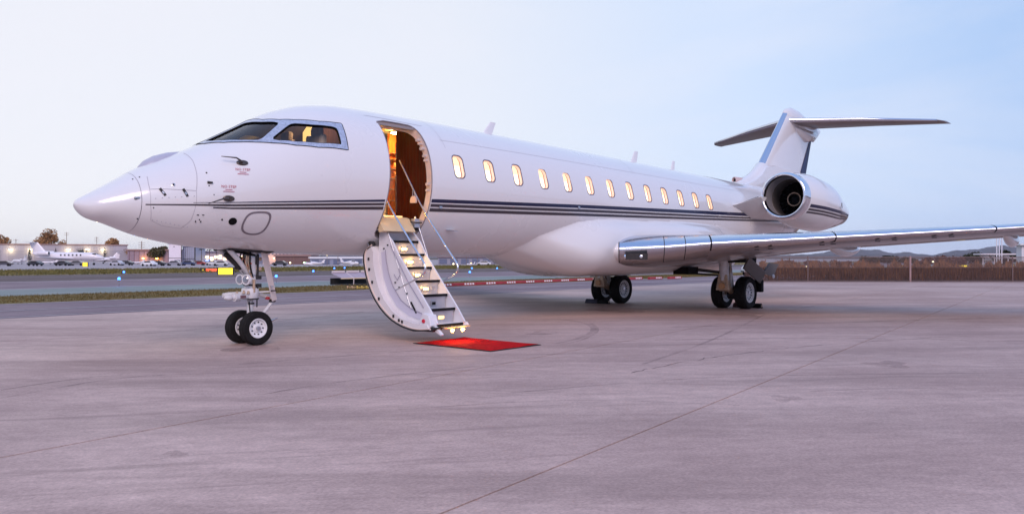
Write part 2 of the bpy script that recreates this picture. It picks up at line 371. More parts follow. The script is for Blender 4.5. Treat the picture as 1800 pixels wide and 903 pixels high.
# grass blades on the near strip and tufts along the far grass
def grass(name, x0, x1, y0, y1, n, h, w_, m, z=0.):
    x = rng.uniform(x0, x1, n); y = rng.uniform(y0, y1, n); a = rng.uniform(0, 6.28, n); hh = h * rng.uniform(.4, 1.2, n)
    b0 = np.stack([x - w_ * np.cos(a), y - w_ * np.sin(a), np.full(n, z)], 1); b1 = np.stack([x + w_ * np.cos(a), y + w_ * np.sin(a), np.full(n, z)], 1)
    t = np.stack([x + rng.normal(0, h * .4, n), y + rng.normal(0, h * .4, n), z + hh], 1)
    V = np.stack([b0, b1, t], 1).reshape(-1, 3)
    me = D.meshes.new(name); me.vertices.add(3 * n); me.vertices.foreach_set('co', V.ravel())
    me.loops.add(3 * n); me.loops.foreach_set('vertex_index', np.arange(3 * n)); me.polygons.add(n); me.polygons.foreach_set('loop_start', np.arange(0, 3 * n, 3)); me.update(); me.validate()
    me.materials.append(m); o = link(name, me); o['kind'] = 'stuff'; return o
M_blade = mat('grass_blade', (.13, .12, .015), .8, var=.5, vs=.5, col2=(.20, .12, .03))
tag(grass('grass', -20, 60, 15.8, 21.1, 42000, .07, .012, M_blade), 'short patchy olive grass strip between the taxilane and the green shoulder', 'grass')
tag(grass('grass', 0, 150, 58, 87, 36000, .22, .06, mat('far_grass_blade', (.12, .13, .02), .8, var=.4, vs=.2, col2=(.22, .17, .05))), 'olive green grass field beyond the taxiway', 'grass')

# ------------------------------------------------------------------ the business jet
ROOT = empty('business_jet', (9, 0, 0), 'large white business jet with navy stripe, its stair lowered to the red carpet', 'aircraft')
def part(mb, name, m, smooth=None, bevel=0., parent=None):
    return mb.build(name, m, parent or ROOT, (-9, 0, 0) if parent is None else (0, 0, 0), smooth, bevel)
FS = [0, .12, .4, .9, 1.6, 2.3, 3.0, 3.6, 4.2, 5.0, 6.0, 7.5, 19.0, 21.0, 23.0, 25.0, 26.6, 27.4]
FT = [2.178, 2.255, 2.425, 2.735, 3.062, 3.44, 3.818, 4.004, 4.077, 4.093, 4.093, 4.082, 3.94, 3.915, 3.90, 3.88, 3.80, 3.66]
FB = [2.178, 1.975, 1.88, 1.707, 1.575, 1.514, 1.471, 1.459, 1.444, 1.432, 1.417, 1.418, 1.262, 1.33, 1.68, 2.25, 2.85, 3.22]
FWD = [0, .19, .385, .595, .82, 1.0, 1.13, 1.21, 1.27, 1.325, 1.345, 1.345, 1.345, 1.33, 1.15, .80, .45, .20]
def S(s, th):
    s = np.asarray(s, float); th = np.asarray(th, float); s, th = np.broadcast_arrays(s, th)
    t = pchip(FS, FT, s); b = pchip(FS, FB, s); w_ = pchip(FS, FWD, s)
    sm = s < .12; q = np.clip(s / .12, 0, 1) ** .55
    t = np.where(sm, 2.14 + (2.255 - 2.14) * q, t); b = np.where(sm, 2.14 + (1.975 - 2.14) * q, b); w_ = np.where(sm, .19 * q, w_)
    return np.stack([s, -w_ * np.sin(th), (t + b) / 2 + (t - b) / 2 * np.cos(th)], -1)
def SN(s, th):
    s = np.maximum(np.asarray(s, float), .004); e_ = 2e-3
    a = S(s + e_, th) - S(s - e_ * .5, th); b = S(s, np.asarray(th) + e_) - S(s, np.asarray(th) - e_)
    n = np.cross(b, a); n /= np.linalg.norm(n, axis=-1, keepdims=True)
    P_ = S(s, th); c = P_.copy(); c[..., 1] = 0; c[..., 2] = (S(s, 0.)[..., 2] + S(s, np.pi)[..., 2]) / 2
    sg = np.sign(((P_ - c) * n).sum(-1, keepdims=True)); sg[sg == 0] = 1
    return n * sg
def resample(poly, step):
    out_ = []
    for i in range(len(poly)):
        a = np.array(poly[i]); b = np.array(poly[(i + 1) % len(poly)]); n = max(1, int(np.ceil(np.linalg.norm((b - a) * [1, 1.3]) / step)))
        for j in range(n): out_.append(a + (b - a) * j / n)
    return np.array(out_)
def nip(poly, f=.12):
    P_ = np.array(poly, float); A_ = np.roll(P_, 1, 0); B_ = np.roll(P_, -1, 0)
    la = np.linalg.norm((P_ - A_) * [1, 1.3], axis=1, keepdims=True); lb = np.linalg.norm((B_ - P_) * [1, 1.3], axis=1, keepdims=True)
    return np.stack([P_ + (A_ - P_) * np.minimum(.4, .035 / la), P_ + (B_ - P_) * np.minimum(.4, .035 / lb)], 1).reshape(-1, 2)
def smoothpoly(poly, it=2):
    P_ = np.array(poly, float)
    for _ in range(it):
        Q = np.roll(P_, -1, 0); P_ = np.stack([P_ * .75 + Q * .25, P_ * .25 + Q * .75], 1).reshape(-1, 2)
    return P_
def inpoly(P_, poly):
    x, y = P_[:, 0], P_[:, 1]; c = np.zeros(len(P_), bool); n = len(poly); j = n - 1
    for i in range(n):
        xi, yi = poly[i]; xj, yj = poly[j]
        m_ = ((yi > y) != (yj > y)) & (x < (xj - xi) * (y - yi) / (yj - yi + 1e-12) + xi); c ^= m_; j = i
    return c
def pdist(P_, poly):
    d = np.full(len(P_), 1e9); sc = np.array([1, 1.3])
    for i in range(len(poly)):
        a = poly[i] * sc; b = poly[(i + 1) % len(poly)] * sc; ab = b - a; q = P_ * sc - a
        t = np.clip((q @ ab) / (ab @ ab + 1e-12), 0, 1); d = np.minimum(d, np.linalg.norm(q - t[:, None] * ab, axis=1))
    return d
def skin(name, m, grid, outer, holes, off=0., thick=0., parent=None, loc=None):
    """a piece of fuselage surface in (station, angle) space, with outline and holes, shaded with the true surface normals"""
    P_ = grid
    if outer is not None: P_ = P_[inpoly(P_, outer)]; P_ = P_[pdist(P_, outer) > .012]
    for h in holes:
        lo, hi = h.min(0) - .05, h.max(0) + .05
        near = ((P_ >= lo) & (P_ <= hi)).all(1); idx = np.where(near)[0]
        if len(idx):
            bad = inpoly(P_[idx], h) | (pdist(P_[idx], h) < .012); P_ = np.delete(P_, idx[bad], 0)
    V = [tuple(p) for p in P_]; E = []; Fc = []
    loops_ = ([outer] if outer is not None else []) + list(holes)
    for h in loops_:
        b = len(V); V += [tuple(p) for p in h]; E += [(b + i, b + (i + 1) % len(h)) for i in range(len(h))]
    vo, eo, fo, *_ = delaunay_2d_cdt([Vector((a, b * 1.3)) for a, b in V], E, [], 0, 1e-6)
    vo = np.array([(a.x, a.y / 1.3) for a in vo]); fo = np.array([f for f in fo if len(f) == 3])
    cen = vo[fo].mean(1); keep = np.ones(len(fo), bool)
    if outer is not None: keep &= inpoly(cen, outer)
    for h in holes: keep &= ~inpoly(cen, h)
    fo = fo[keep]; used = np.unique(fo); rm = -np.ones(len(vo), int); rm[used] = np.arange(len(used)); fo = rm[fo]; uv = vo[used]
    nr = SN(uv[:, 0], uv[:, 1]); P3 = S(uv[:, 0], uv[:, 1]) + nr * off
    fn = np.cross(P3[fo[:, 1]] - P3[fo[:, 0]], P3[fo[:, 2]] - P3[fo[:, 0]]); flip = (fn * nr[fo[:, 0]]).sum(1) < 0; fo[flip] = fo[flip][:, ::-1]
    faces = fo.tolist(); VV = P3; NN = nr
    if thick:
        n0 = len(P3); VV = np.concatenate([P3, P3 - nr * thick]); NN = np.concatenate([nr, -nr])
        faces = faces + [[a + n0 for a in f[::-1]] for f in faces]
        cnt = {}
        for f in fo.tolist():
            for i in range(3): cnt[(f[i], f[(i + 1) % 3])] = 1
        for (a, b) in list(cnt):
            if (b, a) not in cnt: faces.append([b, a, a + n0, b + n0])
    me = D.meshes.new(name); me.from_pydata(VV.tolist(), [], faces); me.materials.append(m)
    me.polygons.foreach_set('use_smooth', [len(f) == 3 for f in faces]); me.update()
    if not thick: me.normals_split_custom_set_from_vertices([tuple(x) for x in NN])
    else: me.set_sharp_from_angle(angle=R(40))
    return link(name, me, parent or ROOT, loc if loc is not None else (-9, 0, 0))
def D2(poly): return np.array([(a, R(b)) for a, b in poly])
pane1 = nip(D2([(1.85, 4.2), (2.50, 3.6), (2.629, 21.5), (2.79, 31.5), (2.802, 34.6), (2.43, 44.3), (2.356, 43.2), (2.154, 34.6), (1.973, 23.6), (1.88, 14)]))
pane2 = nip(D2([(2.568, 47.8), (2.93, 39.8), (2.985, 39.6), (3.283, 46.0), (3.65, 50.8), (3.668, 53), (3.645, 66.4), (3.62, 66.6), (3.248, 63.9), (2.891, 58.8), (2.61, 51.4)]))
door = smoothpoly(D2([(4.60, 37.2), (5.30, 37.2), (5.42, 39.5), (5.475, 46), (5.48, 60), (5.46, 78), (5.45, 100), (5.45, 120), (5.44, 130), (5.38, 137), (5.22, 141), (4.66, 141), (4.50, 137), (4.475, 128), (4.48, 115), (4.50, 98), (4.53, 78), (4.56, 62), (4.59, 48)]), 1)
door = resample(door, .05)
pane1 = resample(pane1, .06); pane2 = resample(pane2, .06)
mir = lambda p: (p * np.array([1, -1]))[::-1].copy()
def roundrect(cx, cy, hw, hh, r, n=5):
    out_ = []
    for sx, sy, a0 in ((1, 1, 0), (-1, 1, 90), (-1, -1, 180), (1, -1, 270)):
        for i in range(n + 1):
            a = R(a0 + 90 * i / n); out_.append((cx + sx * (hw - r) + r * math.cos(a), cy + sy * (hh - r) + r * math.sin(a)))
    return out_
WZ0, WP, WX0, WSL = 3.09, .84, 6.165, -.0115
def zth(s, z):                                                   # angle of height z on the port side
    t = pchip(FS, FT, s); b = pchip(FS, FB, s); return np.arccos(np.clip((z - (t + b) / 2) / ((t - b) / 2), -1, 1))
win_uv = []
for i in range(13):
    cx = WX0 + i * WP; cz = WZ0 + WSL * (cx - WX0)
    rr = np.array(roundrect(cx, cz, .128, .205, .085)); win_uv.append(np.stack([rr[:, 0], zth(rr[:, 0], rr[:, 1])], 1)[::1])
ss = np.concatenate([np.arange(.72, 3.9, .055), np.arange(3.9, 5.9, .08), np.arange(5.95, 19, .28), np.arange(19.1, 27.4, .16)])
tt = np.linspace(-np.pi, np.pi, 121)[1:-1]
grid = np.array([(a, b + .004 * math.sin(a * 17)) for a in ss for b in tt])
outer = np.array([(.70, -np.pi)] + [(a, -np.pi) for a in ss] + [(27.4, b) for b in np.linspace(-np.pi, np.pi, 61)] + [(a, np.pi) for a in ss[::-1]] + [(.70, b) for b in np.linspace(np.pi, -np.pi, 121)[:-1]])
outer = outer[1:] if np.allclose(outer[0], outer[-1]) else outer
_, ui = np.unique(outer.round(5), axis=0, return_index=True); outer = outer[np.sort(ui)]
skin('fuselage', M_white, grid, outer, [pane1, pane2, mir(pane1), mir(pane2), door] + win_uv)
MB().loft([S(a, np.linspace(0, 2 * np.pi, 41)[:-1]) for a in (27.4, 27.5)] + [S(27.5, np.linspace(0, 2 * np.pi, 41)[:-1]) * [1, .5, 1] + [.12, 0, 0]]).build('tail_cone', M_white, ROOT, (-9, 0, 0), 60)
# nose cone
sr = np.concatenate([[.00001, .0015], (np.linspace(.04, 1, 26) ** 1.6) * .692]); tr = np.linspace(0, 2 * np.pi, 97)[:-1]
mbn = MB(); mbn.loft([S(a, tr) for a in sr], cap=True); me = mbn.mesh('radome', M_white); me.polygons.foreach_set('use_smooth', [True] * len(me.polygons))
sv_, tv_ = np.meshgrid(sr, tr, indexing='ij'); nn_ = SN(sv_.ravel(), tv_.ravel()); nn_[sv_.ravel() < .001] = (-1, 0, 0); me.normals_split_custom_set_from_vertices([tuple(x) for x in nn_])
link('radome', me, ROOT, (-9, 0, 0))
MB().loft([S(a, tr) * [1, .97, 1] - [0, 0, 0] for a in (.66, .74)], cap=False).build('radome_seam', M_seam, ROOT, (-9, 0, 0), 60)
# cockpit lining shell, same openings
g2 = np.array([(a, b) for a in np.arange(1.75, 4.4, .09) for b in np.linspace(-2.2, 2.2, 70)])
o2 = resample(np.array([(1.74, -2.2), (4.4, -2.2), (4.4, 2.2), (1.74, 2.2)]), .09)
skin('cockpit_lining', M_ckpt, g2, o2, [pane1, pane2, mir(pane1), mir(pane2)], off=-.05)
# windshield frame and panes
fr_o = resample(D2([(1.75, 0), (2.62, -1), (2.68, 18.1), (2.854, 29.6), (3.051, 35.6), (3.412, 43.3), (3.791, 46.8), (3.80, 48), (3.745, 70.9), (3.70, 70.8), (3.231, 67.3), (2.875, 61.9), (2.567, 53.3), (2.336, 45.2), (2.135, 37.2), (1.962, 28.4), (1.787, 13)]), .05)
gf = np.array([(a, b) for a in np.arange(1.7, 3.9, .05) for b in np.arange(-.05, 1.3, .05)])
f1 = skin('windshield_frame', M_frame, gf, fr_o, [pane1, pane2], off=.006, thick=.03)
f2 = skin('windshield_frame', M_frame, gf * [1, -1], mir(fr_o), [mir(pane1), mir(pane2)], off=.005, thick=.03)
for pn, nm in ((pane1, 'windshield_pane'), (pane2, 'cockpit_side_pane')):
    skin(nm, M_glass, gf, pn, [], off=-.02); skin(nm, M_glass, gf * [1, -1], mir(pn), [], off=-.02)
def ringtube(uv, off, r, name, m, n=6, parent=None, closed=True):
    uv = np.asarray(uv); p = S(uv[:, 0], uv[:, 1]) + SN(uv[:, 0], uv[:, 1]) * off
    if closed: p = np.concatenate([p, p[:2]])
    return part(MB().tube(p, r, n, cap=not closed), name, m, 60, parent=parent)
ringtube(fr_o, .004, .007, 'frame_edge', M_black, parent=f1)
for pn, fr in ((pane1, f1), (pane2, f1)):
    ringtube(pn, -.008, .014, 'pane_seal', M_black, parent=fr)
# rivets in the frame
mb = MB()
def rivet(s_, th_, r=.007):
    p = S(s_, R(th_)); n_ = SN(s_, R(th_)); mb.lathe([(0, r), (.004, r * .7)], p + n_ * .005, n_, 6)
def rivline(a, b, n):
    for i in range(n): t = i / (n - 1); rivet(a[0] + (b[0] - a[0]) * t, a[1] + (b[1] - a[1]) * t)
rivline((2.52, 48.5), (2.86, 38.4), 14); rivline((2.49, 47.2), (2.82, 37.4), 14); rivline((2.66, 54.4), (3.2, 65.4), 14); rivline((3.25, 65.6), (3.68, 68.6), 12); rivline((3.1, 37.9), (3.72, 48.2), 16); rivline((3.74, 50), (3.71, 68.5), 10); rivline((2.4, 45.5), (2.6, 51), 5)
part(mb, 'frame_rivets', M_steel, parent=f1)['kind'] = 'stuff'
# decals following the skin
def strip(name, m, s0, s1, z0f, z1f, off=.0035, n=None, parent=None):
    n = n or max(6, int((s1 - s0) / .12)); sg = np.linspace(s0, s1, n); rows = []
    for j in range(4):
        f = j / 3; z = np.array([z0f(a) * (1 - f) + z1f(a) * f for a in sg]); th = zth(sg, z); rows.append(S(sg, th) + SN(sg, th) * off)
    mb_ = MB(); mb_.loft(rows, cap=False, closed=False); me_ = mb_.mesh(name, m); me_.polygons.foreach_set('use_smooth', [True] * len(me_.polygons))
    return link(name, me_, parent or ROOT, (-9, 0, 0))
KS = [.70, 1.33, 1.86, 4.46, 5.56, 10.2, 17.7, 21, 25, 27]
def kf(v): return lambda a: float(np.interp(a, KS, v))
nav_t = kf([2.150, 2.195, 2.222, 2.39, 2.455, 2.585, 2.75, 2.83, 2.98, 3.05]); nav_b = kf([2.149, 2.190, 2.210, 2.352, 2.392, 2.512, 2.655, 2.73, 2.88, 2.95])
ta_t = kf([2.150, 2.172, 2.19, 2.333, 2.370, 2.488, 2.625, 2.70, 2.85, 2.92]); ta_b = kf([2.135, 2.150, 2.160, 2.292, 2.316, 2.425, 2.575, 2.65, 2.8, 2.87])
tb_t = kf([2.134, 2.138, 2.143, 2.272, 2.294, 2.398, 2.553, 2.63, 2.78, 2.85]); tb_b = kf([2.133, 2.125, 2.120, 2.218, 2.232, 2.338, 2.50, 2.58, 2.73, 2.80])
for a, b in ((1.33, 4.455), (5.475, 26.6)):
    strip('navy_stripe', M_navy, a, b, nav_t, nav_b)
    strip('taupe_stripe', M_taupe, max(a, .74) if a > 2 else .74, b, ta_t, ta_b); strip('taupe_stripe', M_taupe, a if a > 2 else 1.6, b, tb_t, tb_b)
def line(name, pts, wd=.008, m=M_seam, off=.003, step=.04):
    """thin seam line through (station, angle) points"""
    P_ = [];
    for i in range(len(pts) - 1):
        a = np.array([pts[i][0], R(pts[i][1])]); b = np.array([pts[i + 1][0], R(pts[i + 1][1])]); n = max(1, int(np.linalg.norm((b - a) * [1, 1]) / step))
        for j in range(n): P_.append(a + (b - a) * j / n)
    P_.append(np.array([pts[-1][0], R(pts[-1][1])])); P_ = np.array(P_)
    p = S(P_[:, 0], P_[:, 1]); n_ = SN(P_[:, 0], P_[:, 1]); t = np.gradient(p, axis=0); s_ = np.cross(t, n_); s_ /= np.linalg.norm(s_, axis=1, keepdims=True)
    return part(MB().loft([p + n_ * off - s_ * wd / 2, p + n_ * off + s_ * wd / 2], cap=False, closed=False), name, m, 60)
line('hatch_seam', [(1.44, 17), (1.44, 40), (1.41, 63), (1.37, 83), (1.1, 78), (.80, 71), (.80, 60), (.82, 45)])
line('hatch_seam', [(.80, 71), (.80, 98), (.84, 125), (1.0, 133), (1.25, 134), (1.34, 120), (1.37, 98), (1.37, 83)], .005)
line('frame_seam', [(18.9, 25), (18.92, 60), (18.85, 88), (18.9, 100)], .012)
line('frame_seam', [(5.95, 15), (5.95, 60)], .006); line('frame_seam', [(12.6, 12), (12.6, 52)], .006); line('lap_seam', [(5.9, 52), (12.6, 51), (18.9, 50)], .006)
line('door_top_seam', [(4.43, 32.3), (5.0, 34), (5.70, 35.8)], .012)
rd = [(t_[0], t_[1]) for t_ in ((2.18, 112.3), (2.40, 113.2), (2.47, 116), (2.49, 121), (2.485, 129), (2.45, 136), (2.35, 139.4), (2.2, 138), (2.11, 134), (2.07, 128), (2.07, 121), (2.10, 115))]
uvo = smoothpoly(np.array([(a, R(b)) for a, b in rd]), 2); p = S(uvo[:, 0], uvo[:, 1]); n_ = SN(uvo[:, 0], uvo[:, 1]); cc = uvo.mean(0); uvi = cc + (uvo - cc) * .86; p2 = S(uvi[:, 0], uvi[:, 1]); n2 = SN(uvi[:, 0], uvi[:, 1])
part(MB().loft([p + n_ * .003, p + n_ * .004, p2 + n2 * .004, p2 + n2 * .003], closed=True, cap=False), 'hatch_ring', mat('hatch_ring_paint', (.20, .17, .19), .5), 60)
part(MB().lathe([(-.03, .07), (-.03, .0), ], S(4.0, 0), (0, 0, 1), 8), 'x', M_dark) if False else None
def disc(name, s_, th_, r, m, h=.006, n=20):
    p_ = S(s_, R(th_)); nn = SN(s_, R(th_)); return part(MB().lathe([(-.01, r), (h, r), (h * 1.2, r * .8), (h * 1.2, r * .01)], p_, nn, n), name, m, 40)
disc('intake_port', 1.92, 121.7, .062, M_black)
for s_, t_, r_ in ((1.76, 119.2, .014), (1.54, 62.9, .012), (1.54, 79, .010), (.84, 103, .009), (1.45, 119, .009), (.74, 40, .010), (.66, 38, .010), (.68, 126, .01), (1.6, 90, .008)): disc('fastener', s_, t_, r_, M_dark, n=8)
for i in range(7): disc('fastener', .86 + i * .08, 88 + .2 * i, .007, M_seam, n=6)
for i in range(9): disc('fastener', .86 + i * .058, 124 + .8 * i, .006, M_seam, n=6)
for s_, t_ in ((.95, 79.2), (1.23, 83.9)):                      # latched vents
    p_ = S(s_, R(t_)); nn = SN(s_, R(t_)); ax = S(s_ + .05, R(t_ + 9)) - p_; ax /= np.linalg.norm(ax); sd_ = np.cross(ax, nn)
    v_ = part(MB().box(p_, (.125, .036, .012), np.stack([ax, sd_, nn], 1)), 'latch', M_dark)
    part(MB().box(p_ + nn * .004 + ax * .01, (.04, .022, .012), np.stack([ax, sd_, nn], 1)), 'latch_plate', M_steel, parent=v_)
for s_, t_ in ((1.45, 113), (1.44, 121.4)):                     # small vents with stencils
    for q in (-1, 1):
        p_ = S(s_ + q * .035, R(t_)); nn = SN(s_, R(t_)); part(MB().box(p_, (.030 if t_ < 118 else .014, .012, .03 if t_ > 118 else .012)), 'static_vent', M_dark)
disc('hatch_lock', 1.09, 70.9, .026, M_steel); disc('hatch_lock_core', 1.09, 70.9, .016, M_dark, .012)
p_ = S(.655, R(83.5)); part(MB().box(p_ + SN(.655, R(83.5)) * .0, (.10, .02, .03)), 'latch_strap', M_steel, bevel=.004); p_ = S(.625, R(83.5)); part(MB().box(p_, (.035, .026, .034)), 'latch_strap_end', M_dark)
# pitot probes: oval foot, curved mast and forward tube
for (s_, t_), (s2, t2), up in (((2.04, 62.8), (1.78, 53), 1), ((1.80, 96.3), (1.51, 98.5), 0)):
    p_ = S(s_, R(t_)); nn = SN(s_, R(t_)); u_ = np.array([0, 0, 1.]); u_ -= nn * (u_ @ nn); u_ /= np.linalg.norm(u_); f_ = np.cross(u_, nn)
    if f_[0] > 0: f_ = -f_
    an = np.linspace(0, 2 * np.pi, 21)[:-1]; ov = [p_ + nn * h + (np.cos(an)[:, None] * f_ * .085 + np.sin(an)[:, None] * u_ * .045) * sc for h, sc in ((-.01, 1), (.012, 1), (.02, .85))]
    pb = part(MB().loft(ov), 'pitot_probe', mat('probe_metal', (.10, .08, .07), .3, metal=.7), 40)
    q_ = S(s2, R(t2)) + SN(s2, R(t2)) * .10
    part(MB().tube([p_, p_ + nn * .06 + f_ * .03, p_ + nn * .10 + f_ * .09 + u_ * .02 * up, q_ - f_ * .05 * 0 + (p_ - q_) * .3 * 0], [.022, .017, .012, .006], 10), 'probe_tube', mat('probe_tube_metal', (.13, .11, .10), .3, metal=.8), 50, parent=pb)
p_ = S(1.53, R(74.9)); part(MB().tube([p_, p_ + [.05, -.05, 0]], [.022, .012], 10), 'angle_vane', M_dark, 50)
def textmesh(txt, size, name, m, origin, rt, up, parent=None, loc=(-9, 0, 0), ext=.0):
    cu = D.curves.new(name, 'FONT'); cu.body = txt; cu.size = size; cu.align_x = 'CENTER'; cu.align_y = 'CENTER'; cu.extrude = ext; cu.resolution_u = 2
    o = D.objects.new(name, cu); COL.objects.link(o); dg = bpy.context.evaluated_depsgraph_get(); me_ = D.meshes.new_from_object(o.evaluated_get(dg)); D.objects.remove(o)
    rt = Vector(rt).normalized(); up = Vector(up).normalized(); nn = rt.cross(up)
    mw = Matrix((rt, up, nn)).transposed().to_4x4(); mw.translation = Vector([float(x) for x in origin]); me_.transform(mw); me_.materials.clear(); me_.materials.append(m)
    return link(name, me_, parent, loc if parent is ROOT else (0, 0, 0))
for s_, t_ in ((2.02, 71.9), (1.80, 86.2)):
    p_ = S(s_, R(t_)); nn = SN(s_, R(t_)); u_ = np.array([0, 0, 1.]); u_ -= nn * (u_ @ nn); u_ /= np.linalg.norm(u_); r_ = np.cross(u_, nn)
    if r_[0] < 0: r_ = -r_
    textmesh('NO STEP', .055, 'no_step_placard', M_text, p_ + nn * .012 + u_ * .03, r_, u_, ROOT)
    for k_, wd in ((-.012, .10), (-.04, .16)):
        part(MB().box(p_ + nn * .010 + u_ * k_, (wd, .009, .002), np.stack([r_, u_, nn], 1)), 'placard_line', mat('placard_pink', (.55, .2, .25), .6))
# windows: frame ring, reveal, pane, lit shade
def make_window():
    o = np.array([WX0, 0, 0]); rr = np.array(roundrect(WX0, WZ0, .128, .205, .085)); rl = np.array(roundrect(WX0, WZ0, .146, .224, .097))
    def on(r2, off): u = np.stack([r2[:, 0], zth(r2[:, 0], r2[:, 1])], 1); return S(u[:, 0], u[:, 1]) + SN(u[:, 0], u[:, 1]) * off - o
    nrm = SN(WX0, zth(WX0, WZ0))
    fm = MB(); fm.loft([on(rl, -.004), on(rl, .004), on(rr, .004), on(rr, -.012)], cap=False)
    w_ = fm.build('cabin_window', mat('window_surround', (.17, .16, .20), .35, metal=.5), ROOT, (WX0 - 9, 0, 0), 50)
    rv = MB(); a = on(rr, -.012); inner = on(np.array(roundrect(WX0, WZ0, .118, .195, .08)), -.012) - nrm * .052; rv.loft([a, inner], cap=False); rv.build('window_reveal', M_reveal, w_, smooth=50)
    rs = MB(); a = inner; b = on(np.array(roundrect(WX0, WZ0, .108, .186, .075)), -.012) - nrm * .054; rs.loft([a, b, b - nrm * .014], cap=False); rs.build('window_seal', mat('window_seal_brown', (.25, .10, .06), .6), w_, smooth=50)
    pn = MB(); pn.add(on(rr, -.010), [tuple(range(len(rr)))]); pn.build('window_pane', M_pane, w_)
    bk = on(np.array(roundrect(WX0, WZ0, .14, .22, .06)), -.012) - nrm * .14
    z_ = bk[:, 2]; zc = WZ0 + .045
    sh = MB(); P4 = [(-.16, WZ0 - .25), (.16, WZ0 - .25), (.16, zc), (-.16, zc)]
    base = S(WX0, zth(WX0, WZ0)) - o
    tz = np.cross(nrm, [1, 0, 0]); tz = tz if tz[2] > 0 else -tz
    def pl(x, z, d): return base + np.array([x, 0, 0]) + tz * (z - WZ0) - nrm * d
    sh.add([pl(-.16, WZ0 - .26, .085), pl(.16, WZ0 - .26, .085), pl(.16, WZ0 + .26, .085), pl(-.16, WZ0 + .26, .085)], [(0, 1, 2, 3)]); sh.build('lit_shade', M_cabin, w_)
    s2_ = MB(); s2_.add([pl(-.16, zc, .079), pl(.16, zc, .079), pl(.16, WZ0 + .26, .079), pl(-.16, WZ0 + .26, .079)], [(0, 1, 2, 3)]); s2_.build('raised_blind', M_cabin2, w_)
    return w_
w0 = make_window()
for i in range(1, 13):
    c = copy_tree(w0, ROOT); c.location = (WX0 - 9 + i * WP, 0, WSL * i * WP)
# door jamb, door-way interior
dn = SN(door[:, 0], door[:, 1]); dp = S(door[:, 0], door[:, 1])
cen = dp.mean(0)
jb = part(MB().loft([dp + dn * .002, dp - dn * .03, dp - dn * .15], cap=False), 'door_jamb', M_jamb, 50)
ringtube(door, -.006, .012, 'door_seal', mat('seal_grey', (.25, .22, .23), .6), parent=jb)
for t_, r_ in ((52, .03), (56, .022), (61, .032), (68, .025), (72, .022), (92, .03), (97, .022)):       # latch rollers on the rear jamb
    p_ = S(5.44, R(t_)) - SN(5.44, R(t_)) * .085; part(MB().tube([p_ + [-.05, 0, 0], p_ + [.04, 0, 0]], r_, 12), 'latch_roller', M_jamb, 50, parent=jb)
part(MB().box((5.0, -.83, 3.74), (.86, .10, .05), None), 'door_header', mat('header_grey', (.30, .26, .26), .4), bevel=.01)
bxp = lambda nm, m_, c_, d_, bev=0., par=None, rot=None: part(MB().box(c_, d_, rot), nm, m_, bevel=bev, parent=par)
def bulk(nm, m_, x_, t_, y0_, y1_, z0_, par=None, z1_=9., ins=.075):
    c0 = (float(pchip(FS, FT, x_)) + float(pchip(FS, FB, x_))) / 2; rr = (float(pchip(FS, FT, x_)) - float(pchip(FS, FB, x_))) / 2 - ins; ww = float(pchip(FS, FWD, x_)) - ins
    ys = np.linspace(max(y0_, -ww * .999), min(y1_, ww * .999), 28); hh = rr * np.sqrt(np.maximum(0, 1 - (ys / ww) ** 2))
    poly = [(a, min(z1_, c0 + b)) for a, b in zip(ys, hh)] + [(a, max(z0_, c0 - b)) for a, b in zip(ys[::-1], hh[::-1])]
    poly = [poly[0]] + [p for q_, p in zip(poly, poly[1:]) if abs(p[0] - q_[0]) + abs(p[1] - q_[1]) > 1e-4]
    return part(MB().prism(poly, 0, x_ - t_ / 2, x_ + t_ / 2), nm, m_, parent=par)
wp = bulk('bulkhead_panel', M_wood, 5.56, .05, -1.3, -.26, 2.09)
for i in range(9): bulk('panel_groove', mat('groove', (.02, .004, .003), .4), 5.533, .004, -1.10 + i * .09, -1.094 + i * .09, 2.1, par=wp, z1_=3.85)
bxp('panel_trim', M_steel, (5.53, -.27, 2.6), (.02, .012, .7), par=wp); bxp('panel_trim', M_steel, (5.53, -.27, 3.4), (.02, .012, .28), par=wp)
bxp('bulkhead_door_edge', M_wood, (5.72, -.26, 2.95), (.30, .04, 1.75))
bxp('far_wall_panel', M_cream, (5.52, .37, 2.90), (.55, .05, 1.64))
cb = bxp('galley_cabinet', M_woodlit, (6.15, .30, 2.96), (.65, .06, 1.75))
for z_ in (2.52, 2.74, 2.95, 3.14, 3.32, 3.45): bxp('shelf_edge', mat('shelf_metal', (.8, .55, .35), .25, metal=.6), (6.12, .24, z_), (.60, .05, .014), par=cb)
for z_ in (3.14, 2.95): bxp('decanter', mat('amber_glass', (.8, .4, .2), .1), (5.95, .25, z_ + .08), (.06, .05, .10), .01, par=cb)
bxp('vestibule_ceiling', M_cream, (5.1, -.05, 3.86), (1.1, 1.1, .03))
bxp('vestibule_floor', mat('dark_carpet', (.10, .06, .03), .9), (5.1, -.20, 2.08), (1.4, 1.5, .04))
bulk('forward_bulkhead', M_cream, 4.42, .04, -1.3, 1.3, 2.05, ins=.06)
bulk('cabin_partition', M_wood, 7.3, .05, -1.3, 1.3, 2.0, ins=.18)
part(MB().prism([(-.98, 2.10), (-.92, 2.12), (-1.02, 1.84), (-1.16, 1.86)], 0, 4.50, 5.22), 'sill_plate', mat('sill_cream', (.72, .54, .32), .35), 40)
part(MB().box((5.33, -1.03, 2.02), (.13, .10, .16)), 'hinge_block', M_riser, bevel=.01); part(MB().tube([(5.14, -1.12, 2.03), (5.40, -1.12, 2.03)], .012, 8), 'hinge_pin', M_dark, 50)
lamp = bxp('vestibule_lamp', mat('vestibule_lamp', (1, .8, .5), .5, emit=(1, .58, .16), es=150.), (5.80, -.02, 3.80), (.22, .16, .02))
bxp('entry_lamp', mat('entry_lamp', (1, .8, .5), .5, emit=(1, .55, .18), es=9.), (4.80, .05, 3.835), (.20, .10, .02))
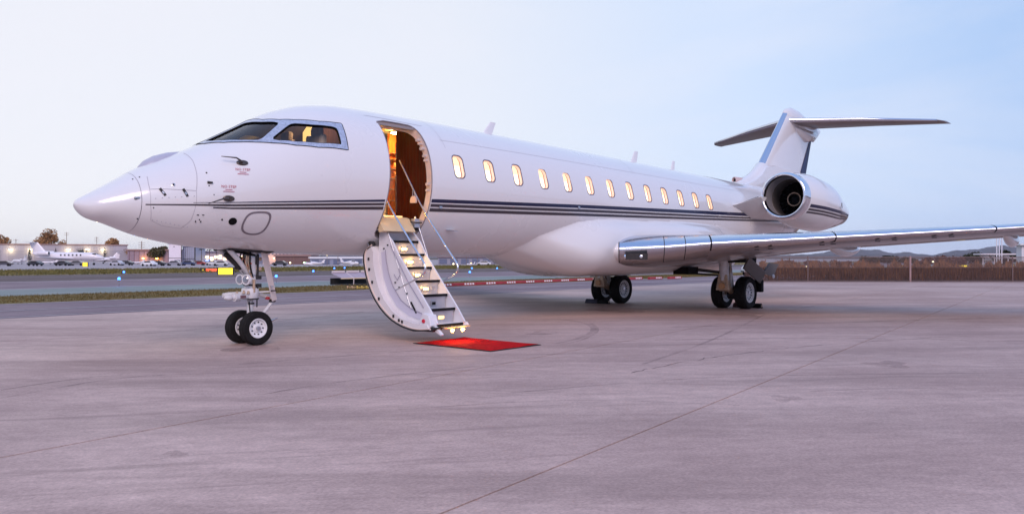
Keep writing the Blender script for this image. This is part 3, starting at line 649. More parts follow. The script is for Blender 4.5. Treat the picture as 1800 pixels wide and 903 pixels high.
bxp('sill_lamp', mat('sill_lamp', (1, .8, .5), .5, emit=(1, .60, .20), es=2.), (4.85, -.93, 2.135), (.50, .02, .012))
point('hidden_sill_fill', (4.62, -.72, 2.36), 11, (1, .50, .10), .03)  # unseen warm lamp added behind the front jamb to gild the sill
# cockpit inside
part(MB().prism([(2.0, -.55), (4.3, -.9), (4.3, .9), (2.0, .55)], 2, 2.10, 2.13), 'cockpit_floor', M_ckpt)
part(MB().prism([(1.95, 2.5), (2.55, 2.5), (2.62, 3.02), (2.45, 3.08), (2.1, 3.02)], 1, -.52, .52), 'instrument_panel', mat('glareshield', (.05, .045, .06), .8, var=.2), 50, bevel=.02)
def cseat(y):
    s_ = part(MB().box((3.36, y, 2.86), (.48, .46, .14)), 'cockpit_seat', M_leather, bevel=.04)
    part(MB().box((3.62, y, 3.16), (.14, .46, .62), None), 'seat_back', M_leather, bevel=.05, parent=s_)
    part(MB().box((3.64, y, 3.52), (.12, .28, .20), None), 'headrest', M_leather, bevel=.06, parent=s_)
cseat(-.45); cseat(.45)
bulk('cockpit_bulkhead', mat('bulkhead_brown', (.16, .08, .05), .6, var=.2), 4.36, .03, -1.3, .80, 2.1)
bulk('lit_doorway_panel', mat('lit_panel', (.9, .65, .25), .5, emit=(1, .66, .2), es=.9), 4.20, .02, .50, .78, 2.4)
bulk('curtain', mat('brown_curtain', (.30, .15, .09), .8, var=.2, stretch=(12, 12, 1)), 4.25, .04, -.55, .30, 2.6)
point('cockpit_light', (3.8, .1, 3.7), 3.5, (1, .65, .35), .05)
# fin, dorsal fairing, tailplane
def airfoil(n=18, camber=.0):
    x = (1 - np.cos(np.linspace(0, np.pi, n))) / 2; yt = 5 * (.2969 * np.sqrt(x) - .126 * x - .3516 * x ** 2 + .2843 * x ** 3 - .1036 * x ** 4)
    yc = camber * 4 * x * (1 - x)
    return np.concatenate([np.stack([x[::-1], (yc + yt)[::-1]], 1), np.stack([x[1:-1], (yc - yt)[1:-1]], 1)])      # te -> upper -> le -> lower
def wing_rings(secs, camber=.0, n=18):
    """secs: (LE xyz, TE xyz, thickness in m, up vector)"""
    A = airfoil(n, 1.); C0 = airfoil(n, 0.); rings = []
    for le, te, th_, up in secs:
        le = np.array(le, float); te = np.array(te, float); up = np.array(up, float); ch = np.linalg.norm(te - le)
        rings.append(le + (te - le) * C0[:, :1] + up * (C0[:, 1:] * th_ + (A[:, 1:] - C0[:, 1:]) * camber * ch))
    return rings
Y = (0, 1, 0)
fin = part(MB().loft(wing_rings([((21.6, 0, 3.85), (26.3, 0, 3.5), .46, Y), ((22.62, 0, 4.75), (26.95, 0, 4.75), .42, Y), ((24.30, 0, 6.35), (27.75, 0, 6.35), .34, Y), ((24.85, 0, 6.85), (27.9, 0, 6.75), .30, Y)])), 'fin', M_white, 50)
def lestrip(secs, xc, off):
    C0 = airfoil(40, 0.); sel = [i for i in range(len(C0)) if C0[i, 0] < xc]; c = C0[sel]; rings = []
    for le, te, th_, up in secs:
        le = np.array(le, float); te = np.array(te, float); up = np.array(up, float); ch = te - le; q = le + ch * c[:, :1] + up * (c[:, 1:] * th_); cc_ = le + ch * .3; dd = q - cc_; dd -= 0; dd /= np.linalg.norm(dd, axis=1, keepdims=True); rings.append(q + dd * off)
    return MB().loft(rings, cap=False, closed=False)
part(lestrip([((22.62, 0, 4.75), (26.95, 0, 4.75), .42, Y), ((24.30, 0, 6.35), (27.75, 0, 6.35), .34, Y), ((24.85, 0, 6.87), (27.9, 0, 6.77), .30, Y)], .065, .02), 'fin_leading_edge', M_chrome, 60, parent=fin)
part(MB().loft([np.array([[26.36, -.035, 4.6], [27.14, -.012, 4.6], [27.14, .012, 4.6], [26.36, .035, 4.6]]) , np.array([[26.36 + .0, -.035, 4.79], [27.14, -.012, 4.79], [27.14, .012, 4.79], [26.36, .035, 4.79]]), np.array([[27.50, -.02, 6.26], [27.66, -.012, 6.26], [27.66, .012, 6.26], [27.50, .02, 6.26]])]), 'rudder_trim', M_navy, parent=fin) if False else None
part(MB().loft([np.array([[26.42, -.080, 4.4], [27.20, -.010, 4.4], [27.20, .010, 4.4], [26.42, .080, 4.4]]), np.array([[26.42, -.082, 4.79], [27.14, -.010, 4.79], [27.14, .010, 4.79], [26.42, .082, 4.79]]), np.array([[27.62, -.03, 6.3], [27.80, -.010, 6.3], [27.80, .010, 6.3], [27.62, .03, 6.3]])]), 'rudder', mat('rudder_blue', (.006, .012, .085), .5), 30, parent=fin)
# dorsal fairing and scoop
an = np.linspace(0, 2 * np.pi, 25)[:-1]
dr = []
for x_, zt, w_ in ((20.62, 3.97, .16), (21.1, 4.10, .18), (21.7, 4.28, .20), (22.2, 4.50, .20), (22.62, 4.80, .19), (23.4, 4.9, .19), (25.0, 4.9, .19)):
    zb = 3.4; dr.append(np.stack([np.full(24, x_), w_ * np.sin(an) * np.where(np.cos(an) < 0, 1.5, 1), np.where(np.cos(an) > 0, zt - .2 * (w_ / .18) + .2 * (w_ / .18) * np.cos(an), (zt - .2) + (zt - .2 - zb) * np.cos(an))], 1))
part(MB().loft(dr), 'dorsal_fairing', M_white, 50)
sc_ = part(MB().loft([np.stack([np.full(24, x_), r_ * .62 * np.sin(an), 4.0 + r_ * np.cos(an)], 1) for x_, r_ in ((21.6, .15), (20.62, .13), (20.58, .115), (20.62, .095), (20.9, .08))]), 'ram_air_scoop', mat('scoop_pink', (.62, .45, .42), .4), 50)
part(MB().lathe([(0, .08), (.01, .08)], (20.72, 0, 4.0), (1, 0, 0), 20), 'scoop_mouth', M_dark, parent=sc_)
# bullet on top of the fin
bl = []
for x_, zt, zb, w_ in ((24.86, 6.92, 6.80, .05), (25.05, 7.05, 6.6, .12), (25.5, 7.17, 6.45, .17), (26.2, 7.14, 6.3, .20), (27.1, 6.95, 6.12, .20), (27.9, 6.80, 6.10, .15), (28.5, 6.72, 6.42, .06), (28.75, 6.66, 6.6, .02)):
    c_ = (zt + zb) / 2; h_ = (zt - zb) / 2; bl.append(np.stack([np.full(24, x_), w_ * np.sin(an), c_ + h_ * np.cos(an)], 1))
part(MB().loft(bl), 'fin_bullet', M_white, 60)
an2 = []
for x_, w_, z1, z0 in ((25.3, .10, 6.45, 6.42), (26.0, .26, 6.5, 6.15), (27.0, .30, 6.5, 5.98), (27.7, .26, 6.52, 6.12), (28.1, .08, 6.55, 6.4)):
    c_ = (z1 + z0) / 2; h_ = (z1 - z0) / 2; an2.append(np.stack([np.full(24, x_), w_ * np.sin(an), c_ + h_ * np.cos(an)], 1))
part(MB().loft(an2), 'tailplane_fairing', M_white, 60)
M_tail = mat('tailplane_metal', (.24, .20, .20), .32, metal=.5, var=.08, vs=3)
for sg in (-1, 1):
    U = (0, 0, 1)
    tp = part(MB().loft(wing_rings([((25.0, 0, 6.62), (28.05, 0, 6.66), .22, U), ((26.6, 2.2 * sg, 6.62), (28.7, 2.2 * sg, 6.62), .16, U), ((28.15, 4.45 * sg, 6.53), (29.35, 4.55 * sg, 6.53), .09, U), ((28.55, 4.66 * sg, 6.52), (29.40, 4.72 * sg, 6.52), .05, U)])), 'tailplane', M_tail, 50)
    part(MB().loft(wing_rings([((24.98, 0, 6.62), (25.3, 0, 6.62), .16, U), ((26.58, 2.2 * sg, 6.62), (26.82, 2.2 * sg, 6.62), .13, U), ((28.13, 4.45 * sg, 6.53), (28.3, 4.5 * sg, 6.53), .07, U)])), 'tailplane_leading_edge', M_chrome, 50, parent=tp)
# engines
def engine(sg):
    x0, y0, z0, sl, yl = 18.63, 2.45 * sg, 3.25, -.085, .04 * sg
    ax = np.array([1, yl, sl]); o = np.array([x0, y0, z0])
    nx = [0, .08, .25, .6, 1.3, 2.2, 3.2, 4.2]; nr_ = [.62, .703, .712, .777, .844, .824, .64, .403]
    xs = np.concatenate([np.linspace(.30, 4.2, 40)]); prof = [(a, float(pchip(nx, nr_, a))) for a in xs]
    def P(prof_): an_ = np.linspace(0, 2 * np.pi, 65)[:-1]; return [np.stack([np.full(64, x0 + a), y0 + yl * a + r * np.cos(an_), z0 + sl * a + r * np.sin(an_)], 1) for a, r in prof_]
    nc = part(MB().loft(P(prof + [(4.15, .36), (3.6, .34)]), cap=False), 'engine_nacelle', M_white, 50)
    lip = [(.30, float(pchip(nx, nr_, .3))), (.2, .712), (.1, .705), (.045, .69), (.012, .665), (0, .645), (.004, .622), (.02, .605), (.06, .59), (.14, .58)]
    part(MB().loft(P(lip), cap=False), 'intake_lip', M_lip, 60, parent=nc)
    part(MB().loft(P([(.14, .58), (.30, .575), (.55, .58)]), cap=False), 'intake_liner', mat('intake_grey', (.42, .40, .42), .35, metal=.5), 60, parent=nc)
    part(MB().loft(P([(.55, .58), (.56, .565), (1.1, .56)]), cap=False), 'fan_duct', mat('duct_dark', (.10, .085, .08), .4, metal=.4), 60, parent=nc)
    part(MB().loft(P([(1.1, .56), (1.11, .02)]), cap=True), 'fan_disc', M_black, parent=nc)
    fb_ = MB()
    for i in range(24):
        a = i * 2 * np.pi / 24; d0 = np.array([0, math.cos(a), math.sin(a)]); d1 = np.array([0, math.cos(a + .16), math.sin(a + .16)]); q = o + ax * 1.0
        fb_.add([q + d0 * .16, q + d0 * .55 + [.0, 0, 0], q + d1 * .55 + [.09, 0, 0], q + d1 * .16 + [.09, 0, 0]], [(0, 1, 2, 3)])
    part(fb_, 'fan_blades', mat('fan_blade', (.035, .03, .03), .35, metal=.8), parent=nc)['kind'] = 'stuff'
    part(MB().loft(P([(.80, .03), (.84, .10), (.90, .145), (.98, .175), (1.05, .18)]), cap=True), 'spinner', M_black, 60, parent=nc)
    part(MB().loft(P([(.80, .180), (.79, .195), (.81, .215), (.83, .20), (.80, .180)]), cap=False), 'spinner_ring', M_gearb, 60, parent=nc)
    part(MB().loft(P([(3.6, .30), (4.2, .28), (4.45, .12), (4.5, .02)]), cap=True), 'exhaust_cone', M_steel, 60, parent=nc)
    an_ = np.linspace(.62, 2.4, 24); rr = [float(pchip(nx, nr_, a)) + .003 for a in (1.50, 1.52)]
    part(MB().loft([np.stack([np.full(24, x0 + a), y0 + yl * a + sg * 0 + r * np.cos(an_), z0 + sl * a + r * np.sin(an_)], 1) for a, r in zip((1.5, 1.52), rr)], cap=False, closed=False), 'cowl_seam', M_seam, 50, parent=nc)
    if sg < 0:
        for nm, m_, h0, h1 in (('navy_stripe', M_navy, -.335, -.245), ('taupe_stripe', M_taupe, -.425, -.365), ('taupe_stripe', M_taupe, -.50, -.45)):
            rows = []
            for f in np.linspace(0, 1, 5):
                row = []
                for a in np.linspace(.36, 4.15, 36):
                    r = float(pchip(nx, nr_, a)); q = max(0, (a - 2.3) / 1.9); hh = (h0 * (1 - f) + h1 * f); hh = hh + (.0 - sl * a) * .35; hh = hh * (1 - .45 * q ** 1.5); hh = max(-r * .98, min(r, hh))
                    t_ = math.asin(hh / r); row.append((x0 + a, y0 + yl * a - (r + .004) * math.cos(t_), z0 + sl * a + (r + .004) * math.sin(t_)))
                rows.append(np.array(row))
            part(MB().loft(rows, cap=False, closed=False), nm, m_, 60, parent=nc)
        for a_ in (2.35, 2.52): part(MB().tube([(x0 + a_, y0 + yl * a_ - .79, z0 - .13), (x0 + a_ - .06, y0 + yl * a_ - .815, z0 - .30)], .008, 6), 'cowl_vent', M_dark, parent=nc)
    # pylon
    PR = [(1.15, [(17.55, 2.93), (22.5, 3.15), (22.5, 2.62), (18.9, 2.55)]), (1.40, [(17.75, 2.99), (22.5, 3.18), (22.5, 2.66), (18.95, 2.62)]), (1.88, [(18.42, 3.245), (22.3, 3.28), (22.3, 2.85), (19.1, 2.86)])]
    part(MB().loft([np.array([(x_, y_ * sg, z_) for x_, z_ in q]) for y_, q in PR]), 'engine_pylon', M_white, 20, bevel=.02)
    part(MB().tube([(18.02, 1.52 * sg, 3.055), (18.40, 1.80 * sg, 3.215)], .022, 8), 'pylon_edge', M_dark, 50)
engine(-1); engine(1)
# antennas
def blade(x_, z_, h, c, lean, y_=0., t=.03, up=1, name='blade_antenna', m=M_whiteflat):
    part(MB().loft(wing_rings([((x_, y_, z_ - .03 * up), (x_ + c, y_, z_ - .03 * up), t, Y), ((x_ + lean, y_, z_ + h * up), (x_ + lean + c * .55, y_, z_ + h * up), t * .6, Y)], n=8)), name, m, 50)
blade(8.15, 4.07, .30, .32, .30); blade(14.1, 4.0, .34, .34, .24); blade(16.3, 3.97, .30, .26, .14)
p_ = S(6.05, R(128.6)); part(MB().loft(wing_rings([(p_, p_ + [.20, 0, 0], .03, (0, .6, .8)), (p_ + [.12, -.12, -.02], p_ + [.24, -.12, -.02], .02, (0, .6, .8))], n=8)), 'drain_mast', M_steel, 50)
for s_, t_ in ((5.72, 109.2), (9.9, 99.1)):
    p_ = S(s_, R(t_)) + SN(s_, R(t_)) * .01; part(MB().box(p_, (.07, .03, .05)), 'stripe_latch', M_steel, bevel=.008)
evs = [np.stack([np.full(24, x_), w_ * np.sin(an), z_ + h_ * np.cos(an)], 1) for x_, w_, z_, h_ in ((.86, .02, 2.70, .02), (.95, .12, 2.72, .10), (1.08, .15, 2.79, .11), (1.28, .13, 2.88, .09), (1.5, .05, 2.97, .04))]
part(MB().loft(evs), 'nose_sensor_fairing', mat('sensor_fairing_grey', (.45, .44, .52), .35, coat=.4), 60)
# belly fairing
bf = []
ths = np.linspace(R(96), R(264), 85)
S0 = [(96, 30.), (102, 30.), (104, 13.0), (108, 10.75), (114, 9.85), (122, 9.3), (131, 8.80), (150, 8.35), (180, 8.15)]
S1 = [(96, 15.5), (101, 17.2), (108, 18.0), (114, 18.8), (131, 19.6), (150, 20.2), (180, 20.6)]
thf = np.degrees(np.where(ths > np.pi, 2 * np.pi - ths, ths)); s0 = np.interp(thf, *zip(*S0)); s1 = np.interp(thf, *zip(*S1))
lr_ = np.interp(thf, [96, 108, 120, 135, 150, 180], [3.0, 1.6, 1.7, 2.0, 2.5, 3.2])
for s_ in np.concatenate([np.linspace(8.1, 12, 40), np.linspace(12.3, 17.5, 14), np.linspace(17.7, 20.6, 14)]):
    zc_ = (float(pchip(FS, FT, s_)) + float(pchip(FS, FB, s_))) / 2; Rr = (float(pchip(FS, FT, s_)) - float(pchip(FS, FB, s_))) / 2; ww = float(pchip(FS, FWD, s_))
    dy, dz_ = np.sin(ths), np.cos(ths); rS = 1 / np.sqrt((dy / ww) ** 2 + (dz_ / Rr) ** 2)
    lo = np.zeros(len(ths)); hi = np.full(len(ths), 3.5)
    for _ in range(26):                                          # boundary of the boxy belly section seen from the fuselage centre
        mid_ = (lo + hi) / 2; yy_ = np.abs(dy * mid_); zz_ = zc_ + dz_ * mid_; v_ = (yy_ / float(np.interp(s_, [10.4, 12.2, 14.6], [1.57, 1.47, 1.67]))) ** 3.0 + np.where(zz_ < 1.9, np.abs((zz_ - 1.9) / .965) ** 3.0, np.abs((zz_ - 1.9) / .62) ** 2.2)
        ins_ = (v_ < 1) | (zz_ > 2.4); lo = np.where(ins_, mid_, lo); hi = np.where(ins_, hi, mid_)
    rT = np.maximum(lo, rS - .02); rT = np.where(thf < 101, rS - .02 + (rT - rS + .02) * (thf - 96) / 5, rT)
    g0 = np.clip((s_ - s0) / lr_, 0, 1); g0 = g0 * g0 * (3 - 2 * g0); g0 = g0 ** .75; g1 = np.clip((s1 - s_) / 2.6, 0, 1); g1 = g1 * g1 * (3 - 2 * g1); g = g0 * g1
    rr_ = (rS - .012) + (rT - rS + .014) * g
    bf.append(np.stack([np.full(len(ths), s_), -dy * rr_, zc_ + dz_ * rr_], 1))
part(MB().loft(bf, cap=False, closed=False), 'belly_fairing', M_white, 80)
# wings
def wsec(y_):
    t_ = abs(y_); le = np.array([11.1 + .66 * (t_ - 1.6), y_, float(np.interp(t_, [0, 1.6, 2.47, 3.34, 5.6, 8.4, 14.2], [1.54, 1.58, 1.63, 1.72, 1.86, 2.03, 2.45]))])
    te = np.array([float(np.interp(t_, [0, 1.6, 4.8, 8, 14.2], [16.9, 16.9, 17.4, 18.3, 21.0])), y_, float(np.interp(t_, [0, 1.6, 4.8, 8, 14.2], [1.33, 1.33, 1.66, 1.88, 2.40]))])
    th_ = float(np.interp(t_, [0, 1.6, 2.47, 3.34, 5.6, 8.4, 14.2], [.80, .78, .66, .50, .34, .24, .14])); return le, te, th_, (0, 0, 1)
def wingpart(sg):
    ys = [1.0, 1.6, 2.0, 2.47, 2.9, 3.34, 4.0, 4.8, 5.6, 7, 8.4, 10, 12, 14.2]
    wg = part(MB().loft(wing_rings([wsec(sg * y_) for y_ in ys], .012, 26)), 'wing', mat('wing_grey_paint', (.27, .24, .245), .35, coat=.4, var=.05, vs=1.5), 40)
    A = airfoil(60, 1.); C0 = airfoil(60, 0.)
    def edge(y0_, y1_, xu, xl, off=.004, n=6):
        rings = []
        sel = [i for i in range(len(C0)) if (i < 60 and C0[i, 0] < xu) or (i >= 60 and C0[i, 0] < xl)]
        for y_ in np.linspace(y0_, y1_, n):
            le0, te0, _, _ = wsec(sg * y_); ch0 = np.linalg.norm(te0 - le0); q = []
            for i in sel:
                c = C0[i]; y2 = max(.2, y_ - .55 * c[0] * ch0 / 1.198); le, te, th_, up = wsec(sg * y2); ch = np.linalg.norm(te - le)
                p0 = le + (te - le) * c[0] + np.array(up) * (c[1] * th_ + (A[i, 1] - c[1]) * .012 * ch); d0 = p0 - (le + (te - le) * .2); d0[1] = 0; q.append(p0 + d0 / np.linalg.norm(d0) * off)
            rings.append(np.array(q))
        return MB().loft(rings, cap=False, closed=False)
    part(edge(.9, 1.595, .30, .34, .002), 'wing_root_glove', M_white, 60, parent=wg)
    part(edge(1.597, 1.612, .18, .19, .006), 'leading_edge_seam', M_black, 60, parent=wg)
    for (a, b, xu, xl) in ((1.615, 2.46, .16, .17), (2.475, 2.86, .15, .165), (2.875, 3.33, .14, .155)):
        part(edge(a, b, xu, xl), 'inboard_leading_edge', M_chrome, 60, parent=wg)
    for (a, b) in ((3.36, 5.60), (5.625, 8.39), (8.415, 11.2), (11.225, 14.1)):
        part(edge(a, b, .16, .045, .006), 'slat', M_chrome, 60, parent=wg)
    for y_ in (3.345, 5.612, 8.402, 11.21):
        part(edge(y_ - .014, y_ + .014, .16, .05, .001), 'slat_gap', M_black, 60, parent=wg)
    for (a, b) in ((2.467, 2.474), (2.866, 2.873)): part(edge(a - .003, b + .003, .15, .16, .0045), 'leading_edge_seam', M_dark, 60, parent=wg)
    # slat track openings along the underside
    for y_ in (4.1, 4.35, 5.3, 5.5, 6.3, 6.6, 7.3, 7.6, 8.9, 9.1):
        le, te, th_, _ = wsec(sg * y_); q = le + (te - le) * .055; part(MB().box(q + [0, 0, -th_ * .385], (.05, .10, .02)), 'track_slot', M_dark, parent=wg)
    # flap track fairings
    for y_, Ln, r_ in ((4.9, 2.6, .13), (8.35, 1.9, .14)):
        le, te, th_, _ = wsec(sg * y_); x1 = te[0] + .35; x0_ = x1 - Ln; rg = []
        for f in np.linspace(0, 1, 13):
            rr = r_ * math.sin(math.pi * min(1, f * .93 + .04)) ** .6; x_ = x0_ + Ln * f; zc_ = te[2] + (le[2] - te[2]) * max(0, (te[0] - x_)) / (te[0] - le[0]) - .12 * math.sin(math.pi * f) - .02
            rg.append(np.stack([np.full(24, x_), y_ * sg + rr * .8 * np.sin(an), zc_ + rr * np.cos(an)], 1))
        part(MB().loft(rg), 'flap_track_fairing', M_white, 60, parent=wg)
    # winglet
    le, te, th_, _ = wsec(sg * 14.2)
    part(MB().loft(wing_rings([((19.4, 14.15 * sg, 2.45), (20.98, 14.15 * sg, 2.42), .14, (0, 0, 1)), ((19.9, 14.45 * sg, 2.6), (21.1, 14.45 * sg, 2.6), .10, (0, .5, .8)), ((20.8, 14.85 * sg, 3.7), (21.5, 14.85 * sg, 3.7), .05, Y)])), 'winglet', M_white, 50, parent=wg)
    return wg
wl = wingpart(-1); wingpart(1)
# landing light recess in the port wing root
le, te, th_, _ = wsec(-2.0)
lr = part(MB().box((11.33, -1.93, 1.43), (.30, .50, .15), np.array([[.82, .57, 0], [-.57, .82, 0], [0, 0, 1]]).T), 'landing_light_recess', M_dark, parent=wl)
for (a_, b_) in (((-.15, -.01, .078), (.15, -.01, .078)), ((-.15, -.01, -.078), (.15, -.01, -.078))):
    pass
for i, y_ in enumerate((-1.78, -1.93, -2.08)): part(MB().lathe([(0, .045), (.02, .05), (.03, .03)], (11.13 + .56 * (-1.75 - y_) - .03 + .0, y_, 1.43), (-.8, -.5, 0), 14), 'landing_light', M_lip, 50, parent=lr)
# ------------------------------------------------------------------ landing gear
def wheel(parent, c, r, wd, rim, side, spokes):
    c = np.array(c, float); hw = wd / 2
    pf = [(-hw * .72, rim * .98), (-hw * .95, rim * 1.12), (-hw, (r + rim) / 2), (-hw * .93, r * .93), (-hw * .70, r * .985), (-hw * .62, r), (-hw * .60, r * .985), (-hw * .56, r * .985), (-hw * .54, r), (-hw * .2, r * 1.0), (-hw * .18, r * .985), (-hw * .14, r * .985), (-hw * .12, r),
          (hw * .12, r), (hw * .14, r * .985), (hw * .18, r * .985), (hw * .2, r), (hw * .54, r), (hw * .56, r * .985), (hw * .60, r * .985), (hw * .62, r), (hw * .70, r * .985), (hw * .93, r * .93), (hw, (r + rim) / 2), (hw * .95, rim * 1.12), (hw * .72, rim * .98)]
    part(MB().lathe(pf, c, Y, 56, closed=True), 'tyre', M_rubber, 35, parent=parent)
    wm = mat('wheel_silver', (.74, .73, .73), .38, metal=.15, var=.08, vs=16)
    rm_ = part(MB().lathe([(-hw * .8, rim), (-hw * .86, rim * .97), (-hw * .84, rim * .90), (-hw * .45, rim * .82), (-hw * .35, rim * .45), (-hw * .6, rim * .36), (-hw * .62, .001), (hw * .62, .001), (hw * .6, rim * .36), (hw * .35, rim * .45), (hw * .45, rim * .82), (hw * .84, rim * .90), (hw * .86, rim * .97), (hw * .8, rim)], c, Y, 48, cap=False), 'wheel_rim', wm if spokes != 2 else M_whiteflat, 35, parent=parent)
    mb_ = MB(); n_ = 14 if spokes == 1 else 9
    for sd_ in (-1, 1):
        for i in range(n_):
            a = i * 2 * np.pi / n_; rr = rim * (.64 if spokes == 1 else .62); q = c + [rr * math.cos(a), sd_ * hw * (.50 if spokes == 1 else .44), rr * math.sin(a)]
            mb_.lathe([(-.02, rim * (.10 if spokes == 1 else .07)), (.012 + hw * .02, rim * (.10 if spokes == 1 else .06))], q, (0, sd_, 0), 8)
    part(mb_, 'rim_holes', M_black, parent=parent)
    if spokes == 1:
        mb_ = MB()
        for sd_ in (-1, 1):
            for i in range(14):
                a = (i + .5) * 2 * np.pi / 14; d_ = np.array([math.cos(a), 0, math.sin(a)]); mb_.bar(c + d_ * rim * .42 + [0, sd_ * hw * .50, 0], c + d_ * rim * .90 + [0, sd_ * hw * .66, 0], rim * .10, .02, (0, 1, 0))
        part(mb_, 'rim_spokes', wm, 30, parent=parent)
    part(MB().lathe([(-hw * .8, .001), (-hw * .78, rim * .2), (-hw * .5, rim * .24), (hw * .5, rim * .24), (hw * .78, rim * .2), (hw * .8, .001)], c, Y, 20, cap=False), 'hub_cap', M_dark if spokes == 2 else M_steel, 40, parent=parent)
T = lambda pts, r, nm, m, par, n=14: part(MB().tube(pts, r, n), nm, m, 50, parent=par)
ng = part(MB().tube([(2.66, 0, .27), (2.66, 0, .80), (2.665, 0, .81), (2.68, 0, 1.50)], [.05, .05, .095, .105], 24), 'nose_gear', M_titan, 40)
wheel(ng, (2.64, -.215, .272), .272, .175, .158, -1, 2); wheel(ng, (2.64, .215, .272), .272, .175, .158, 1, 2)
T([(2.64, -.3, .272), (2.64, .3, .272)], .035, 'axle', M_steel, ng)
part(MB().lathe([(-.09, .12), (-.07, .135), (.07, .135), (.09, .12)], (2.66, 0, .82), (0, 0, 1), 20), 'steering_collar', M_titan, 40, parent=ng)
part(MB().lathe([(-.01, .14), (.01, .14)], (2.66, 0, .735), (0, 0, 1), 20), 'collar_band', M_dark, 40, parent=ng)
T([(2.62, -.05, .78), (2.42, -.10, .78), (2.41, -.10, .78), (2.30, -.13, .775)], [.05, .05, .065, .065], 'steering_actuator', M_titan, ng)
part(MB().box((2.44, -.165, .78), (.10, .012, .04)), 'actuator_plate', mat('plate_maroon', (.14, .06, .07), .5), parent=ng)
T([(2.30, -.13, .775), (2.26, -.135, .775), (2.23, -.14, .775), (2.22, -.14, .775), (2.16, -.15, .775), (2.13, -.15, .775)], [.045, .03, .05, .05, .038, .02], 'actuator_rod', M_titan, ng)
T([(2.62, .05, .80), (2.35, .10, .80), (2.25, .12, .80)], [.05, .05, .035], 'steering_actuator', M_titan, ng)
for s_ in (-1, 1): T([(2.20, .16 * s_, 1.54), (2.40, .10 * s_, 1.36), (2.62, .05 * s_, 1.13)], [.045, .04, .035], 'drag_brace', M_titan, ng)
T([(2.24, 0, 1.47), (2.5, 0, 1.24)], [.055, .055], 'retract_actuator', M_dark, ng); T([(2.48, 0, 1.26), (2.64, 0, 1.10)], .025, 'actuator_piston', M_steel, ng)
for y_ in (-.13, .06):
    T([(2.54, y_, 1.05), (2.50, y_ - .01, 1.05)], [.085, .085], 'taxi_light', M_whiteflat, ng, 20); part(MB().lathe([(0, .066), (.015, .05)], (2.50, y_ - .01, 1.05), (-1, -.2, 0), 18), 'taxi_lens', glassmat('taxi_lens', (.9, .9, .95), .2) if 'taxi_lens_m' not in MATS else MATS['taxi_lens_m'], parent=ng)
T([(2.72, 0, .84), (2.90, 0, .78), (3.06, -.02, .70)], [.04, .03, .028], 'torque_link', M_titan, ng); T([(2.70, 0, .42), (2.90, 0, .48), (3.06, -.02, .68)], [.035, .028, .028], 'torque_link', M_titan, ng)
part(MB().box((3.05, -.03, .69), (.10, .06, .05)), 'link_pin', M_dark, bevel=.01, parent=ng); part(MB().box((2.96, -.03, .735), (.06, .062, .045)), 'red_tag', mat('red_cap', (.4, .03, .04), .5), bevel=.008, parent=ng)
T([(2.86, -.05, .36), (3.02, -.08, .37), (3.10, -.10, .40)], [.028, .022, .012], 'tow_fitting', M_steel, ng)
for i in range(9):
    a = random.uniform(-.06, .09); b = random.uniform(-.12, .10); T([(2.60 + a, b, 1.50), (2.56 + a * 1.6, b - .05, 1.34 + random.uniform(-.04, .04)), (2.60 + a, b - .03, 1.18), (2.70, b * .6, 1.02), (2.72, b * .5, .88)], .011, 'hydraulic_hose', (M_orange if i in (1, 4) else M_black if i % 2 else M_gearb), ng, 6)
T([(2.36, -.06, 1.42), (2.44, -.10, 1.30), (2.54, -.08, 1.24), (2.62, -.10, 1.32)], .022, 'electrical_loom', M_orange, ng, 8)
for z_ in (1.38, 1.22, 1.08, .95): part(MB().box((2.76, -.05, z_), (.09, .13, .06)), 'gear_bracket', M_gearb if z_ > 1.1 else M_dark, bevel=.01, parent=ng)
for q0, q1, r_, m_ in (((2.60, -.10, 1.48), (2.58, -.11, 1.16), .02, M_steel), ((2.74, -.11, 1.46), (2.73, -.11, 1.10), .018, M_dark), ((2.55, .08, 1.42), (2.46, .10, 1.22), .03, M_dark), ((2.30, -.17, 1.50), (2.66, -.15, 1.44), .018, M_black), ((2.66, -.12, 1.05), (2.66, -.12, .84), .022, M_gearb), ((2.73, -.10, .92), (2.73, -.09, .60), .010, M_black), ((2.60, -.07, .70), (2.62, -.10, .34), .009, M_black)):
    T([q0, q1], r_, 'gear_line', m_, ng, 8)
for z_ in (1.42, 1.12, .96, .66): part(MB().lathe([(-.012, .112 if z_ > .7 else .06), (.012, .112 if z_ > .7 else .06)], (2.67, 0, z_), (0, 0, 1), 20), 'clamp_band', M_steel if z_ > 1 else M_dark, 40, parent=ng)
for x_, z_ in ((2.36, .86), (2.48, .87), (2.56, .86)): part(MB().lathe([(-.02, .022), (.03, .016)], (x_, -.12, z_ - .02), (0, 0, 1), 8), 'fitting', M_gearb, parent=ng)
part(MB().box((2.72, -.09, 1.36), (.05, .08, .14)), 'valve_block', M_dark, bevel=.01, parent=ng)
T([(2.76, -.05, .84), (2.96, -.12, .845)], .014, 'door_link', M_titan, ng, 8)
gd = part(MB().add(*(lambda a: (a, [(0, 1, 2, 3), (7, 6, 5, 4), (0, 4, 5, 1), (1, 5, 6, 2), (2, 6, 7, 3), (3, 7, 4, 0)]))([(2.75, -.17, 1.49), (2.95, -.05, 1.49), (3.13, -.05, .70), (2.96, -.17, .68), (2.78, -.12, 1.49), (2.98, .0, 1.49), (3.16, 0, .70), (2.99, -.12, .68)])), 'nose_gear_door', mat('gear_door_paint', (.86, .72, .66), .4, coat=.3, var=.05), bevel=.01)
part(MB().box((2.96, -.16, .93), (.05, .03, .02)), 'door_bracket', M_steel, parent=gd); part(MB().box((3.0, -.15, .86), (.10, .02, .02)), 'door_bracket', M_dark, parent=gd)
uvb = np.array([(a, b) for a in np.linspace(2.15, 2.95, 14) for b in np.linspace(math.pi - .24, math.pi + .24, 9)])
